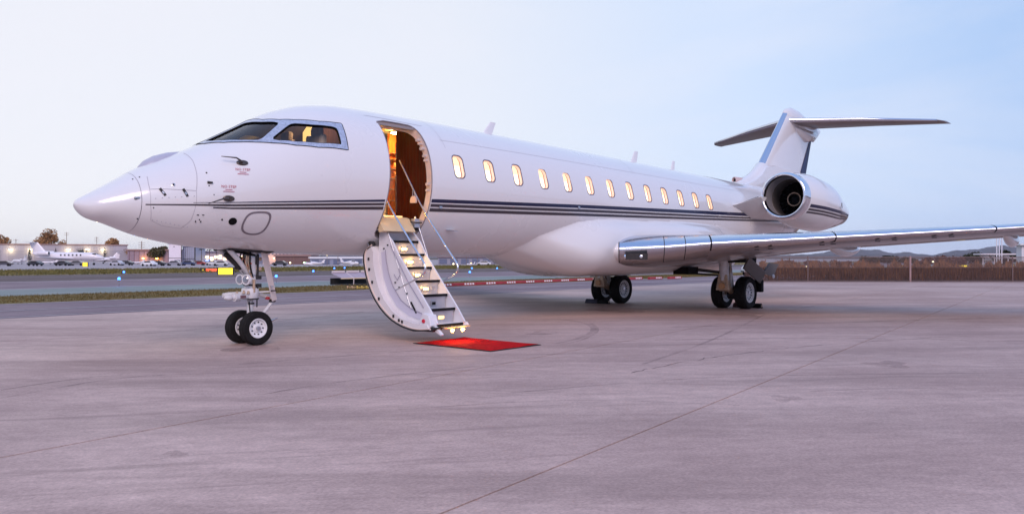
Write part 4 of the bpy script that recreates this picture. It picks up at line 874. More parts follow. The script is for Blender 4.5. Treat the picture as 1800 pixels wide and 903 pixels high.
part(MB().loft([S(a, np.linspace(math.pi - .24, math.pi + .24, 9)) + SN(a, np.linspace(math.pi - .24, math.pi + .24, 9)) * .004 for a in np.linspace(2.15, 2.95, 14)], cap=False, closed=False), 'nose_gear_bay', M_dark, 60)
for sg_ in (-1, 1):
    rr_ = [S(a, math.pi + sg_ * .25) for a in np.linspace(2.15, 2.72, 8)]
    part(MB().loft([np.array(rr_), np.array(rr_) + [0, sg_ * -.01, -.035]], cap=False, closed=False), 'nose_bay_door', M_dark)
def maingear(sg, x_=16.25):
    y_ = 2.02 * sg
    g = part(MB().tube([(x_ - .62, y_, 1.55), (x_ - .60, y_, 1.05), (x_ - .58, y_, .72)], [.15, .13, .12], 20), 'main_gear', M_titan, 40)
    wheel(g, (x_, y_ - .34, .445), .445, .32, .275, -1, 1); wheel(g, (x_, y_ + .34, .445), .445, .32, .275, 1, 1)
    T([(x_, y_ - .42, .445), (x_, y_ + .42, .445)], .07, 'axle', M_gearb, g)
    T([(x_ - .62, y_, .80), (x_ - .60, y_, .66), (x_, y_, .44)], [.10, .12, .09], 'trailing_arm', M_gearb, g)
    part(MB().lathe([(-.14, .10), (-.12, .15), (.12, .15), (.14, .10)], (x_ - .58, y_, .64), Y, 22), 'trunnion', M_gearb, 40, parent=g)
    part(MB().prism([(y_ - .20, .52), (y_ + .20, .52), (y_ + .12, .95), (y_ - .12, .95)], 0, x_ - .70, x_ - .64), 'yoke', M_gearb, bevel=.02, parent=g)
    part(MB().lathe([(-.03, .085), (.03, .085)], (x_ - .73, y_, .64), (1, 0, 0), 20), 'yoke_bearing', mat('bearing_orange', (.55, .28, .12), .4), 40, parent=g)
    T([(x_ - .1, y_, .55), (x_ - .25, y_, 1.0), (x_ - .35, y_, 1.45)], [.06, .075, .075], 'shock_strut', M_titan, g)
    T([(x_ - 1.6, y_ - sg * .9, 1.15), (x_ - .62, y_ - sg * .1, 1.0)], [.05, .04], 'side_brace', M_dark, g)
    T([(x_ - 1.7, y_ - sg * .9, 1.02), (x_ - .62, y_ - sg * .1, .92)], [.025, .025], 'side_stay', M_dark, g)
    for i in range(5): T([(x_ - .52 + .03 * i, y_ - .06 + .03 * i, 1.5), (x_ - .42, y_ - .12 + .05 * i, 1.1), (x_ - .35 + .02 * i, y_ + .02, .8), (x_ - .1, y_ + .03, .6)], .012, 'hydraulic_hose', M_black if i % 2 else M_gearb, g, 6)
    part(MB().lathe([(-.12, .20), (.12, .20)], (x_, y_ , .445), Y, 24), 'brake_pack', M_dark, 40, parent=g)
    part(MB().box((x_ - .15, y_, 1.38), (1.0, 1.0, .22)), 'wheel_bay', M_black, parent=g)
    M_gd = mat('gear_door_grey', (.10, .085, .075), .45, coat=.3, var=.1)
    d1 = part(MB().box((x_ - .05, y_ + sg * .62, 1.06), (1.15, .05, .36), np.array(Matrix.Rotation(R(22), 3, 'Y') @ Matrix.Rotation(R(-18 * sg), 3, 'X'))), 'gear_door', M_gd, bevel=.01, parent=g)
    part(MB().add([(x_ + .62, y_ + sg * .55, .98), (x_ + .95, y_ + sg * .60, 1.26), (x_ + 1.5, y_ + sg * .62, 1.22), (x_ + 1.2, y_ + sg * .58, .86), (x_ + .62, y_ + sg * .60, .98), (x_ + .95, y_ + sg * .65, 1.26), (x_ + 1.5, y_ + sg * .67, 1.22), (x_ + 1.2, y_ + sg * .63, .86)], [(0, 1, 2, 3), (7, 6, 5, 4), (0, 4, 5, 1), (1, 5, 6, 2), (2, 6, 7, 3), (3, 7, 4, 0)]), 'gear_door', M_gd, parent=g)
    part(MB().lathe([(0, .06), (.03, .05), (.03, .025), (.0, .02)], (x_ + 1.02, y_ + sg * .70, .88), (0, sg, 0), 16), 'door_roller', M_whiteflat, 40, parent=g)
    part(MB().box((x_ + .50, y_ + sg * .45, .62), (.16, .34, .34)), 'mud_guard', M_black, bevel=.02, parent=g)
    return g
maingear(-1); maingear(1)
part(MB().box((14.75, -1.35, 1.06), (.55, .45, .20)), 'gear_bay', M_black)
# ------------------------------------------------------------------ airstair
outc = [(-.80, 1.60), (-.64, 1.52), (-.60, 1.38), (-.64, 1.2), (-.69, 1.05), (-.76, .90), (-.86, .74), (-1.03, .56), (-1.28, .38), (-1.57, .265), (-1.92, .20), (-2.28, .23)]
inc = [(-2.22, .31), (-1.92, .315), (-1.60, .38), (-1.36, .50), (-1.15, .68), (-1.0, .90), (-.93, 1.08), (-.86, 1.3), (-.86, 1.50)]
M_sk = mat('stair_shell_cream', (.74, .70, .70), .4, coat=.3, var=.05)
st = part(MB().prism(outc + inc, 0, 4.50, 5.45), 'airstair', M_sk, 40)
part(MB().loft([np.array([(x_, y_, z_) for y_, z_ in outc]) for x_ in (4.485, 4.515)] and [np.array([(4.488, y_ + .012, z_ - .012) for y_, z_ in outc]), np.array([(5.462, y_ + .012, z_ - .012) for y_, z_ in outc])], cap=False, closed=False), 'stair_skin', M_white, 60, parent=st)
for off_, m_, nm in ((.0, M_dark, 'stair_seal'), (.045, mat('seal_pale', (.75, .60, .52), .5), 'stair_rim')):
    pp = [np.array([4.492, y_ - off_ * .8, z_ + off_ * .5]) for y_, z_ in outc]
    # chaikin
    for _ in range(2):
        q = [pp[0]]
        for a, b in zip(pp[:-1], pp[1:]): q += [a * .75 + b * .25, a * .25 + b * .75]
        pp = q + [pp[-1]]
    part(MB().tube(pp, .011, 8), nm, m_, 60, parent=st)
for (y_, z_) in ((-.70, 1.38), (-.72, 1.2), (-.80, .98), (-.98, .70), (-1.36, .42), (-1.50, .355), (-1.58, .335)):
    part(MB().box((4.488, y_ - .05, z_), (.02, .035, .05)), 'stair_latch', M_dark, bevel=.006, parent=st)
TY = [-.90, -1.14, -1.30, -1.49, -1.69, -1.88, -2.07, -2.26]; TZ = [1.915, 1.68, 1.45, 1.225, 1.00, .765, .535, .29]
sl_poly = [(-.86, 1.92), (-.84, 1.30), (-.93, 1.06), (-1.0, .88), (-1.15, .66), (-1.36, .48), (-1.62, .37), (-1.92, .31), (-2.26, .27), (-2.33, .33), (-2.16, .55), (-1.96, .78), (-1.76, 1.01), (-1.56, 1.24), (-1.37, 1.46), (-1.22, 1.68), (-.99, 1.90)]
side = part(MB().prism(sl_poly, 0, 4.635, 4.665), 'stair_side_panel', mat('stair_panel_white', (.76, .74, .76), .35, coat=.3, var=.04), bevel=.008, parent=st)
part(MB().prism(sl_poly, 0, 5.27, 5.30), 'stair_side_panel', mat('stair_panel_white', (.76, .74, .76), .35), bevel=.008, parent=st)
part(MB().prism([(-.93, 1.50), (-.95, 1.28), (-1.0, 1.05), (-1.13, .80), (-1.35, .57), (-1.65, .43), (-1.98, .37), (-1.98, .47), (-1.70, .54), (-1.44, .68), (-1.24, .90), (-1.12, 1.14), (-1.06, 1.36), (-1.05, 1.52)], 0, 4.622, 4.634), 'side_relief_shading', mat('relief_shading_lilac', (.60, .58, .68), .4), parent=st)  # lilac band holds the side panel's soft shading in its colour
for pth in ([(4.618, -1.05, 1.54), (4.618, -1.07, 1.36), (4.618, -1.13, 1.14), (4.618, -1.25, .91), (4.618, -1.45, .69), (4.618, -1.71, .55), (4.618, -1.98, .48)], [(4.618, -1.28, 1.12), (4.618, -1.36, 1.02), (4.618, -1.44, 1.12), (4.618, -1.40, 1.22)], [(4.618, -1.18, 1.62), (4.618, -1.62, 1.02), (4.618, -2.02, .58)]):
    T(pth, .007, 'relief_line', mat('relief_seam', (.34, .31, .38), .5), st, 6)
T([(4.622, -1.70, .66), (4.622, -1.84, .48)], .014, 'stair_slot', M_black, st, 8)
for q in ((4.625, -1.0, 1.56), (4.625, -1.10, 1.62), (4.625, -1.30, .98), (4.625, -1.40, .90), (4.625, -1.60, .80)): part(MB().box(q, (.02, .022, .022)), 'stair_screw', M_dark, parent=st)
# hood at the top of the stair
hood = [(-.76, 1.62 + .0), (-.70, 1.74), (-.72, 1.84), (-.80, 1.91), (-.92, 1.935), (-1.02, 1.93), (-1.02, 1.90), (-.92, 1.905), (-.82, 1.88), (-.75, 1.82), (-.735, 1.74), (-.80, 1.62)]
part(MB().prism(hood, 0, 4.50, 4.62), 'hinge_hood', M_dark, bevel=.006, parent=st); part(MB().prism([(y_ + .035, z_ - .03) for y_, z_ in hood], 0, 4.49, 4.64), 'hinge_hood_rim', M_steel, bevel=.006, parent=st)
part(MB().prism(hood, 0, 5.30, 5.40), 'hinge_hood', M_dark, bevel=.006, parent=st)
for i, (y_, z_) in enumerate(zip(TY, TZ)):
    yp = TY[i - 1] if i else -.80
    sp = part(MB().box((4.965, (y_ + yp) / 2 - .005, z_ - .006), (.585, abs(y_ - yp) + .03, .022)), 'step', M_riser, bevel=.003, parent=st)
    part(MB().box((4.965, y_ - .018, z_), (.60, .05, .042)), 'tread_nosing', M_tread, bevel=.006, parent=st)
    if i < 7:
        yn, zn = TY[i + 1], TZ[i + 1]; r0 = np.array([4.965, y_ - .005, z_ - .02]); r1 = np.array([4.965, y_ + .012, zn + .01])
        part(MB().bar(r0, r1, .565, .014, (1, 0, 0)) if False else MB().add([(4.68, y_ - .012, z_ - .02), (5.25, y_ - .012, z_ - .02), (5.25, y_ + .008, zn + .004), (4.68, y_ + .008, zn + .004)] + [(4.68, y_ + .002, z_ - .02), (5.25, y_ + .002, z_ - .02), (5.25, y_ + .022, zn + .004), (4.68, y_ + .022, zn + .004)], [(0, 1, 2, 3), (7, 6, 5, 4), (0, 4, 5, 1), (1, 5, 6, 2), (2, 6, 7, 3), (3, 7, 4, 0)]), 'riser', M_riser, parent=st)
        zc = (z_ - .02 + zn) / 2; yc = y_ - .01
        if i in (1, 2, 3, 4):
            lp = part(MB().box((4.965, yc, zc), (.15, .014, .085)), 'step_light_bezel', M_steel, bevel=.004, parent=st)
            part(MB().box((4.965, yc - .006, zc), (.105, .012, .050)), 'step_light', M_warm2 if i == 2 else M_warm, bevel=.004, parent=st)
            o = point('step_lamp', (4.965, yc - .06, zc), 1.0 if i != 2 else 2.2, (1, .55, .14), .010)
        if i in (3, 4):
            for dx in (-.17, .17): T([(4.965 + dx + .045 * math.cos(a), yc - .005, zc + .03 * math.sin(a)) for a in np.linspace(0, 6.28, 13)], .004, 'riser_emboss', M_seam, st, 5)
        if i == 5: part(MB().box((4.965, yc, zc), (.12, .012, .10)), 'latch_box', M_steel, bevel=.004, parent=st); part(MB().box((4.965, yc - .006, zc - .01), (.08, .012, .05)), 'latch_handle', M_black, bevel=.004, parent=st)
        if i == 6: part(MB().box((4.965, yc, zc), (.12, .012, .05)), 'step_light', M_warm, bevel=.004, parent=st)
# foot of the stair
part(MB().prism([(-2.10, .50), (-2.24, .47), (-2.30, .30), (-2.22, .22), (-2.06, .24), (-2.02, .36)], 0, 4.52, 4.70), 'foot_housing', mat('stair_panel_white', (.76, .74, .76), .35), bevel=.012, parent=st)
part(MB().lathe([(0, .035), (.015, .03)], (4.515, -2.13, .37), (-1, 0, 0), 14), 'red_button', mat('red_button', (.6, .02, .05), .3), 40, parent=st)
part(MB().prism([(-2.0, .20), (-2.30, .20), (-2.40, .27), (-2.05, .29)], 0, 4.54, 4.72), 'foot_bracket', M_dark, bevel=.01, parent=st)
part(MB().prism([(-2.20, .30), (-2.32, .28), (-2.46, .16), (-2.44, .14), (-2.28, .22)], 0, 4.60, 4.66), 'foot_fin', M_whiteflat, bevel=.004, parent=st)
T([(4.72, -2.38, .255), (5.34, -2.38, .262)], .016, 'foot_bar', M_gearb, st, 8)
for x_ in (4.92, 5.16):
    part(MB().lathe([(0, .03), (.03, .035), (.04, .02)], (x_, -2.37, .215), (0, -.8, -.5), 14), 'ground_light', M_warm2, 40, parent=st); point('ground_lamp', (x_, -2.44, .19), 3.0, (1, .52, .12), .012)
# handrails
def cha(pts, it=2):
    pp = [np.array(p, float) for p in pts]
    for _ in range(it):
        q = [pp[0]]
        for a, b in zip(pp[:-1], pp[1:]): q += [a * .8 + b * .2, a * .2 + b * .8]
        pp = q + [pp[-1]]
    return pp
def rail(x_, top, dy=0.):
    h = part(MB().tube(cha([(x_,) + top] + [(x_, a + dy, b) for a, b in ((-1.19, 2.21), (-1.80, 1.53), (-2.05, 1.27), (-2.01, 1.12), (-1.59, .96), (-1.16, .80))]), .017, 12), 'handrail', M_lip, 60, parent=st)
    part(MB().box((x_, -1.13 + dy, .80), (.03, .09, .07)), 'rail_bracket', M_whiteflat, bevel=.015, parent=st)
    T([(x_ + .0, a + dy, b) for a, b in ((-.94, 2.14), (-1.09, 1.85))], .020, 'rail_stay', M_steel, st, 10)
    T([(x_ + .0, a + dy, b) for a, b in ((-1.09, 1.85), (-1.45, 1.05), (-1.73, .44))], .011, 'rail_cable', M_steel, st, 8)
rail(4.64, (-1.03, 2.43)); rail(5.40, (-.52, 3.20), .0)
part(MB().prism([(-.99 + .075 * math.cos(a), 2.42 + .095 * math.sin(a)) for a in np.linspace(-.35, 3.5, 14)], 0, 5.30, 5.34), 'rail_pivot_plate', mat('pivot_beige', (.66, .50, .42), .45), bevel=.004, parent=st)
T([(5.32, -.97, 2.50), (5.32, -.97, 2.62)], .006, 'pivot_rod', M_steel, st, 6); T([(5.34, -1.0, 2.50), (5.34, -1.0, 2.60)], .006, 'pivot_rod', M_steel, st, 6)
# ------------------------------------------------------------------ carpet, chocks
cp = empty('red_carpet', (5.03, -2.83, 0), 'small bright red carpet with black edge lying below the stair', 'carpet')
gx, gy = np.meshgrid(np.linspace(-.57, .57, 30), np.linspace(-.83, .83, 42), indexing='ij')
gz = .015 + .0022 * np.sin(gx * 9 + gy * 3) + .002 * np.sin(gy * 11 - gx * 4) + .0025 * np.exp(-((gx + .2 * gy - .1) / .03) ** 2) + .004 * np.clip((np.hypot(gx - .57, gy - .83) < .16), 0, 1) * (.16 - np.hypot(gx - .57, gy - .83)) / .16
gq = np.stack([gx, gy, gz], -1); cpm = MB(); cpm.loft([gq[i] for i in range(30)], cap=False, closed=False); cpm.build('carpet_pile', M_red, cp, smooth=80)
MB().box((0, 0, .0055), (1.20, 1.72, .009)).build('carpet_border', M_carpetedge, cp)
def chock(x_, y_, label, rz=0., m=M_black, red=False):
    t = empty('wheel_chock', (x_, y_, 0), label, 'chock', 'chocks at the main wheels', rz)
    MB().prism([(-.11, .002), (.11, .002), (.06, .10), (.02, .13), (-.02, .13), (-.06, .10)], 1, -.22, .22).build('chock_block', m, t, bevel=.01)
    MB().tube([(0, -.24, .06), (0, -.21, .06)], .03, 12).build('chock_end', M_gearb, t, smooth=50)
chock(15.70, 2.36, 'dark blue black chock with small yellow block in front of far wheels', 0, mat('chock_navy', (.02, .018, .04), .5))
chock(15.72, 2.0, 'tan ended black chock between the far pair of main wheels')
chock(16.80, -2.36, 'black rubber chock behind the nearer pair of main wheels')
chock(16.78, -2.0, 'dark red brown chock lying between the near wheels', 0, mat('chock_brown', (.08, .02, .015), .6))

# ------------------------------------------------------------------ taxiway furniture
M_blue = mat('blue_lamp', (.1, .3, 1), .3, emit=(.035, .16, 1.), es=5.)
M_bstem = mat('lamp_stem', (.25, .22, .25), .5, metal=.5)
tl = [((12.2, 28.2), 'blue taxiway light on a short stake nearest the left edge'), ((20.1, 46.6), 'blue taxiway light just above and behind the leftmost one'), ((20.2, 27.0), 'blue taxiway light beside the white nose gear door'),
      ((31.2, 39.3), 'blue taxiway light midway between nose gear and stair'), ((42.4, 51.9), 'blue taxiway light left of the equipment canopy'), ((45.0, 53.7), 'small blue taxiway light above the equipment canopy edge'),
      ((51.3, 41.7), 'blue taxiway light right of the stair handrail bend'), ((36.5, 27.7), 'blue taxiway light low by the handrail, nearer than its neighbour'), ((52.9, 39.8), 'blue taxiway light under the belly, left of the last'), ((56.1, 41.0), 'rightmost blue taxiway light under the belly'), ((46.2, 44.5), 'blue taxiway light seen between the two stair handrails')]
for i, ((x_, y_), lb) in enumerate(tl):
    t = empty('taxiway_light', (x_, y_, 0), lb, 'taxiway light', 'blue edge lights of the taxiway')
    MB().tube([(0, 0, 0), (0, 0, .30)], .018, 8).build('light_stem', M_bstem, t); MB().lathe([(0, .05), (.03, .06), (.03, .02)], (0, 0, .28), (0, 0, 1), 12).build('light_base', M_bstem, t)
    MB().lathe([(0, .04), (.03, .07), (.08, .075), (.12, .05), (.14, .01)], (0, 0, .31), (0, 0, 1), 14).build('light_globe', M_blue, t, smooth=60)
    if i < 5: point('taxi_lamp', (x_, y_, .62), 6, (.1, .3, 1), .1)
def sign(px, Z, w_, h_, label, m, txt=None, zb=.12):
    p_ = dep(px, Z); yaw = math.atan2(RT[1], RT[0])
    t = empty('taxiway_sign', p_, label, 'sign', 'lit signs by the taxiway', yaw)
    MB().box((0, 0, zb + h_ / 2), (w_, .18, h_)).build('sign_box', m, t, bevel=.02)
    MB().box((w_ / 2 + .03, 0, zb + h_ / 2), (.05, .22, h_ + .04)).build('sign_end_cap', M_dark, t); MB().box((-w_ / 2 - .03, 0, zb + h_ / 2), (.05, .22, h_ + .04)).build('sign_end_cap', M_dark, t)
    for x_ in (-w_ * .35, w_ * .35): MB().tube([(x_, 0, 0), (x_, 0, zb)], .03, 8).build('sign_leg', M_bstem, t)
    for ch, x_, mm in (txt or []): textmesh(ch, h_ * .72, 'sign_letters', mm, (x_, -.10, zb + h_ / 2), (1, 0, 0), (0, 0, 1), t, ext=.004)
    return t
M_syel = mat('sign_yellow_glow', (.9, .75, .05), .5, emit=(1, .70, .03), es=1.15); M_sred = mat('sign_red_glow', (.8, .1, .05), .5, emit=(1, .10, .04), es=1.1); M_swhite = mat('sign_white_glow', (1, .9, .8), .5, emit=(1, .85, .7), es=1.6); M_sblk = mat('sign_black', (.02, .02, .02), .5)
sign(397, 62.0, 1.15, .50, 'glowing yellow taxiway sign behind the nose gear brace', M_syel, None, .08)
sgr = sign(371, 78.0, 1.25, .26, 'glowing red runway sign with white characters', M_sred, None, .05)
sgb = sign(357, 77.9, .45, .26, 'small black taxiway sign with yellow characters left of the red one', M_sblk, [('10', 0, M_syel)], .05)
sign(150, 122, .75, .62, 'small square yellow sign on the grass edge by the taxiing jet', M_syel, None, .05)
M_barr = mat('barricade_red', (.36, .03, .035), .5, var=.15, vs=4); M_bstripe = mat('barricade_white', (.85, .80, .80), .5)
bar0 = empty('barricade', (0, 0, 0), 'low red barricade with four white blocks on the grass edge', 'barricade', 'red barricades along the taxilane edge')
MB().prism([(-.11, .0), (.11, .0), (.08, .15), (-.08, .15)], 0, -.80, .80).build('barricade_body', M_barr, bar0, bevel=.015)
for j in range(4): MB().prism([(-.118, .045), (-.085, .045), (-.075, .125), (-.10, .125)], 0, -.05 + j * .19, .07 + j * .19).build('white_block', M_bstripe, bar0)
words = ['first', 'second', 'third', 'fourth', 'fifth', 'sixth', 'seventh', 'eighth', 'ninth', 'tenth', 'eleventh', 'twelfth', 'thirteenth', 'fourteenth']
bx0 = 20.6
for i in range(14):
    o = bar0 if i == 0 else copy_tree(bar0); x_ = bx0 + i * 1.68; y_ = 15.9 + (0.5 * i / 9 if i < 9 else .5 - (i - 9) * .5)
    o.location = (x_, y_, 0); o.rotation_euler.z = random.uniform(-.02, .02)
    o['label'] = 'low red and white barricade, %s in the row counted from the stair' % words[i]
# canopy cart (low equipment shelter) left of the stair
cs = empty('equipment_shelter', (21.6, 21.9, 0), 'low open equipment shelter with sloping pale lid between taxiway and stair', 'shelter')
W_ = 2.2; sm = mat('shelter_lid', (.42, .33, .38), .5, var=.1, vs=4); sw = mat('shelter_white', (.70, .60, .58), .5)
MB().box((.3, .45, .16), (W_ * 1.3, .04, .34)).build('back_panel', M_sblk, cs); MB().box((.3, 0, .02), (W_ * 1.3, .9, .03)).build('floor_panel', M_dark, cs)
for k_ in (-1, 0, 1):
    MB().add([(.3 + k_ * .95 - .46, -.48, .33), (.3 + k_ * .95 + .46, -.48, .33), (.3 + k_ * .95 + .46, .40, .58), (.3 + k_ * .95 - .46, .40, .58), (.3 + k_ * .95 - .46, -.48, .36), (.3 + k_ * .95 + .46, -.48, .36), (.3 + k_ * .95 + .46, .40, .61), (.3 + k_ * .95 - .46, .40, .61)], [(3, 2, 1, 0), (4, 5, 6, 7), (0, 1, 5, 4), (1, 2, 6, 5), (2, 3, 7, 6), (3, 0, 4, 7)]).build('lid_panel', sm, cs)
    MB().box((.3 + k_ * .95, .42, .67), (.78, .10, .10)).build('lid_box', sw, cs, bevel=.01)
MB().box((.3, -.49, .33), (W_ * 1.32, .04, .05)).build('lid_edge', mat('lid_edge_cream', (.85, .65, .42), .5), cs)
for x_ in (-.35, .95): MB().tube([(x_, -.5, 0), (x_, -.5, .34), (x_ + .2, .40, .62)], .022, 8).build('strut', sw, cs)
for i, (px_, lb) in enumerate(((611, 'leftmost of the small dark topped posts before the equipment shelter'), (619, 'second small dark topped post before the equipment shelter'), (628, 'middle small yellowish post before the equipment shelter'), (636, 'fourth small dark topped post before the equipment shelter'), (644, 'small dark topped post nearest the stair before the shelter'))):
    q = pix(px_, 506.5); t = empty('marker_post', q, lb, 'post', 'small marker posts before the shelter')
    MB().tube([(0, 0, 0), (0, 0, .14)], .035, 10).build('post_body', mat('marker_tan', (.62, .42, .25), .6) if i < 2 else mat('marker_yellow', (.70, .50, .12), .6), t); MB().lathe([(0, .05), (.05, .05), (.07, .02)], (0, 0, .13), (0, 0, 1), 10).build('post_cap', M_dark, t)
    MB().box((.22, .03, .03), (.36, .05, .06)).build('post_foot', MATS['marker_tan'] if i < 2 else MATS['marker_yellow'], t)

# ------------------------------------------------------------------ trees
def leafcrown(n, rx, rz, size, m, seed, clumps=14, palm=False):
    r_ = np.random.default_rng(seed); C_ = r_.normal(0, 1, (clumps, 3)); C_ /= np.linalg.norm(C_, axis=1, keepdims=True); C_ *= r_.uniform(.25, .95, (clumps, 1)) * [rx * .72, rx * .72, rz * .72]
    cr = r_.uniform(.25, .5, clumps); k_ = r_.integers(0, clumps, n); d = r_.normal(0, 1, (n, 3)); d /= np.linalg.norm(d, axis=1, keepdims=True)
    p_ = C_[k_] + d * (r_.uniform(.3, 1, (n, 1)) ** .5) * cr[k_][:, None] * [rx, rx, rz]
    a = r_.normal(0, 1, (n, 3)); a /= np.linalg.norm(a, axis=1, keepdims=True); b = np.cross(a, r_.normal(0, 1, (n, 3))); b /= np.linalg.norm(b, axis=1, keepdims=True); s_ = size * r_.uniform(.6, 1.4, (n, 1))
    V = np.stack([p_ - a * s_, p_ + b * s_ * .7, p_ + a * s_, p_ - b * s_ * .7], 1).reshape(-1, 3)
    return V, [tuple(range(4 * i, 4 * i + 4)) for i in range(n)]
def tree(px, Z, ytop, wpx, label, m, dens=1400, name='tree', group='trees beyond the hangars', trunk=.35, seed=1):
    p_ = dep(px, Z); H_ = hgt(ytop, Z); rx = wpx * Z / F_PX / 2; rz = H_ * (1 - trunk) / 2
    t = empty(name, p_, label, 'tree', group)
    V, Fc = leafcrown(dens, rx, rz, rx * .085, m, seed); mb_ = MB(); mb_.add(V + [0, 0, H_ - rz], Fc); mb_.build('crown', m, t)
    mt = mat('bark', (.10, .065, .045), .9, var=.3); tk = MB().tube([(0, 0, 0), (.1, 0, H_ * trunk), (0, .1, H_ * .75)], [H_ * .035, H_ * .024, H_ * .008], 8)
    for i in range(5): a = i * 1.3 + seed; tk.tube([(0, 0, H_ * (trunk + .06 * i)), (rx * .55 * math.cos(a), rx * .55 * math.sin(a), H_ * (trunk + .18 + .07 * i))], [H_ * .014, H_ * .004], 6)
    tk.build('trunk', mt, t); return t
M_lw = mat('leaf_backlit_tint', (.26, .11, .035), .8, var=.45, vs=.25, col2=(.55, .29, .11)); M_lg = mat('leaf_olive', (.075, .065, .022), .8, var=.5, vs=.3, col2=(.13, .095, .03)); M_ld = mat('leaf_dark', (.03, .035, .018), .8, var=.4, vs=.4, col2=(.06, .06, .025)); M_lr = mat('leaf_redbrown', (.15, .06, .045), .85, var=.4, vs=.4, col2=(.22, .10, .07))  # M_lw: backlit orange glow is mixed into the leaf colour
tree(4, 330, 413, 34, 'rust coloured tree cut by the left edge above the hangar', M_lw, seed=2)
tree(86, 330, 400, 34, 'tallest tree tinted backlit orange, rising behind the long hangar', M_lw, 1800, seed=3)
tree(66, 335, 417, 26, 'low rust coloured tree left of the tallest one', M_lw, 1000, seed=4)
tree(113, 335, 418, 26, 'low rust coloured tree right of the tallest one', M_lw, 1000, seed=5)
tree(200, 300, 416, 33, 'round tree tinted backlit orange behind the right end of the long hangar', M_lw, 1500, seed=6)
tree(232, 300, 434, 28, 'low reddish bush between the hangar and the green tree', M_lw, 700, seed=7)
tree(279, 190, 428, 42, 'dense dark olive tree left of the pale tower building', M_lg, 2400, trunk=.12, seed=8)
tree(130, 340, 427, 22, 'small orange bush peeking over the hangar roof', M_lw, 600, seed=9)
# ------------------------------------------------------------------ hangars and buildings on the left
M_hang = mat('hangar_cladding', (.42, .38, .41), .6, var=.08, vs=.3, stretch=(1, 1, .05)); M_roof = mat('hangar_roof', (.30, .18, .16), .6)
M_lampy = mat('hangar_lamp', (1, .95, .7), .4, emit=(1, .90, .55), es=2.2)
def building(name, pxa, Za, pxb, Zb, h, dpt, label, m, rm=None, cat='building', roofh=.4):
    a = dep(pxa, Za); b = dep(pxb, Zb); t = empty(name, (a + b) / 2, label, cat); d = (b - a)[:2]; Ln = np.linalg.norm(d); yaw = math.atan2(d[1], d[0]); t.rotation_euler.z = yaw
    MB().box((0, dpt / 2, h / 2), (Ln, dpt, h)).build('wall', m, t); MB().box((0, dpt / 2, h + roofh / 2), (Ln + .6, dpt + .6, roofh)).build('roof', rm or M_roof, t); t['L'] = Ln
    return t, Ln
hb, hl = building('hangar', -260, 258, 224, 300, 6.1, 30, 'long low grey hangar with warm wall lamps behind the parked jets', M_hang, cat='hangar')
del hb['L']
ribs = MB()
for i in range(int(hl / .9)): ribs.box((-hl / 2 + .45 + i * .9, -.03, 3.0), (.12, .06, 5.9))
ribs.build('wall_ribs', M_hang, hb)['kind'] = 'stuff'
def tolocal(t, p_): mw = Matrix.Translation(t.location) @ Matrix.Rotation(t.rotation_euler.z, 4, 'Z'); return mw.inverted() @ Vector([float(x) for x in p_])
for px_ in (-60, 19, 54, 120, 153, 181):
    f = (px_ + 260) / 484; Zl = 1 / ((1 - f) / 258 + f / 300) ; q = tolocal(hb, dep(px_, Zl, 0)); MB().box((q.x, -.22, 4.5), (1.5, .35, .22)).build('wall_lamp', M_lampy, hb, bevel=.03)
    ld = D.lights.new('hangar_lamp', 'POINT'); ld.energy = 170; ld.color = (1, .86, .45); ld.shadow_soft_size = .3; lo = D.objects.new('hangar_lamp', ld); COL.objects.link(lo); lo.parent = hb; lo.location = (q.x, -1.3, 4.0)
for i, px_ in enumerate((-20, 36, 80, 136, 170, 205)):
    f = (px_ + 260) / 484; Zl = 1 / ((1 - f) / 258 + f / 300); q = tolocal(hb, dep(px_, Zl, 0)); MB().box((q.x, -.05, 2.1), (7.5, .12, 4.2)).build('hangar_door', mat('hangar_door', (.33, .30, .33), .6, var=.06), hb, bevel=.02)
hb2, _ = building('hangar', 224, 190, 300, 190, 3.1, 20, 'low brownish lilac hangar with two orange lamps behind dark tree', mat('hangar_mauve', (.30, .22, .26), .6, var=.15, vs=.8), cat='hangar'); del hb2['L']
M_orl = mat('orange_lamp', (1, .6, .2), .4, emit=(1, .45, .08), es=12.)
for i in range(9): MB().box((-4.8 + i * 1.2, -.06, 1.5), (.1, .1, 3.0)).build('wall_rib', mat('rib_mauve', (.18, .13, .17), .6), hb2)
for px_ in (253, 277):
    q = tolocal(hb2, dep(px_, 190)); MB().lathe([(0, .22), (.2, .28), (.35, .05)], (q.x, -.4, 1.1), (0, 0, 1), 12).build('wall_lamp', M_orl, hb2, smooth=60); point('orange_lamp', (q.x, -1.1, 1.2), 60, (1, .45, .1), .2, hb2)
b3, _ = building('tower_building', 297, 175, 318, 176, 4.6, 6, 'tall pale pink flat building left of its grey twin', mat('wall_pink_white', (.84, .76, .80), .6, var=.04), M_whiteflat, roofh=.1); del b3['L']
MB().box((0, -.05, 1.35), (2.6, .06, .08)).build('wall_band', M_dark, b3); MB().box((1.38, -.02, 2.3), (.16, .2, 4.5)).build('wall_pilaster', M_dark, b3); MB().box((0.5, -.08, .5), (1.2, .1, .9)).build('glazing', mat('grey_glazing', (.30, .30, .36), .2, metal=.3), b3)
MB().lathe([(0, .16), (.03, .16)], (-.2, -.04, 3.9), (0, -1, 0), 14).build('wall_emblem', M_hang, b3)
b4, _ = building('tower_building', 321, 178, 343, 178, 4.0, 6, 'tall blue grey panelled building right of its pale twin', mat('wall_blue_grey', (.36, .38, .48), .5, var=.06), M_whiteflat, roofh=.1); del b4['L']
for i in range(6): MB().box((-1.2 + i * .48, -.03, 2.3), (.03, .06, 3.2)).build('wall_panel_joint', M_dark, b4)
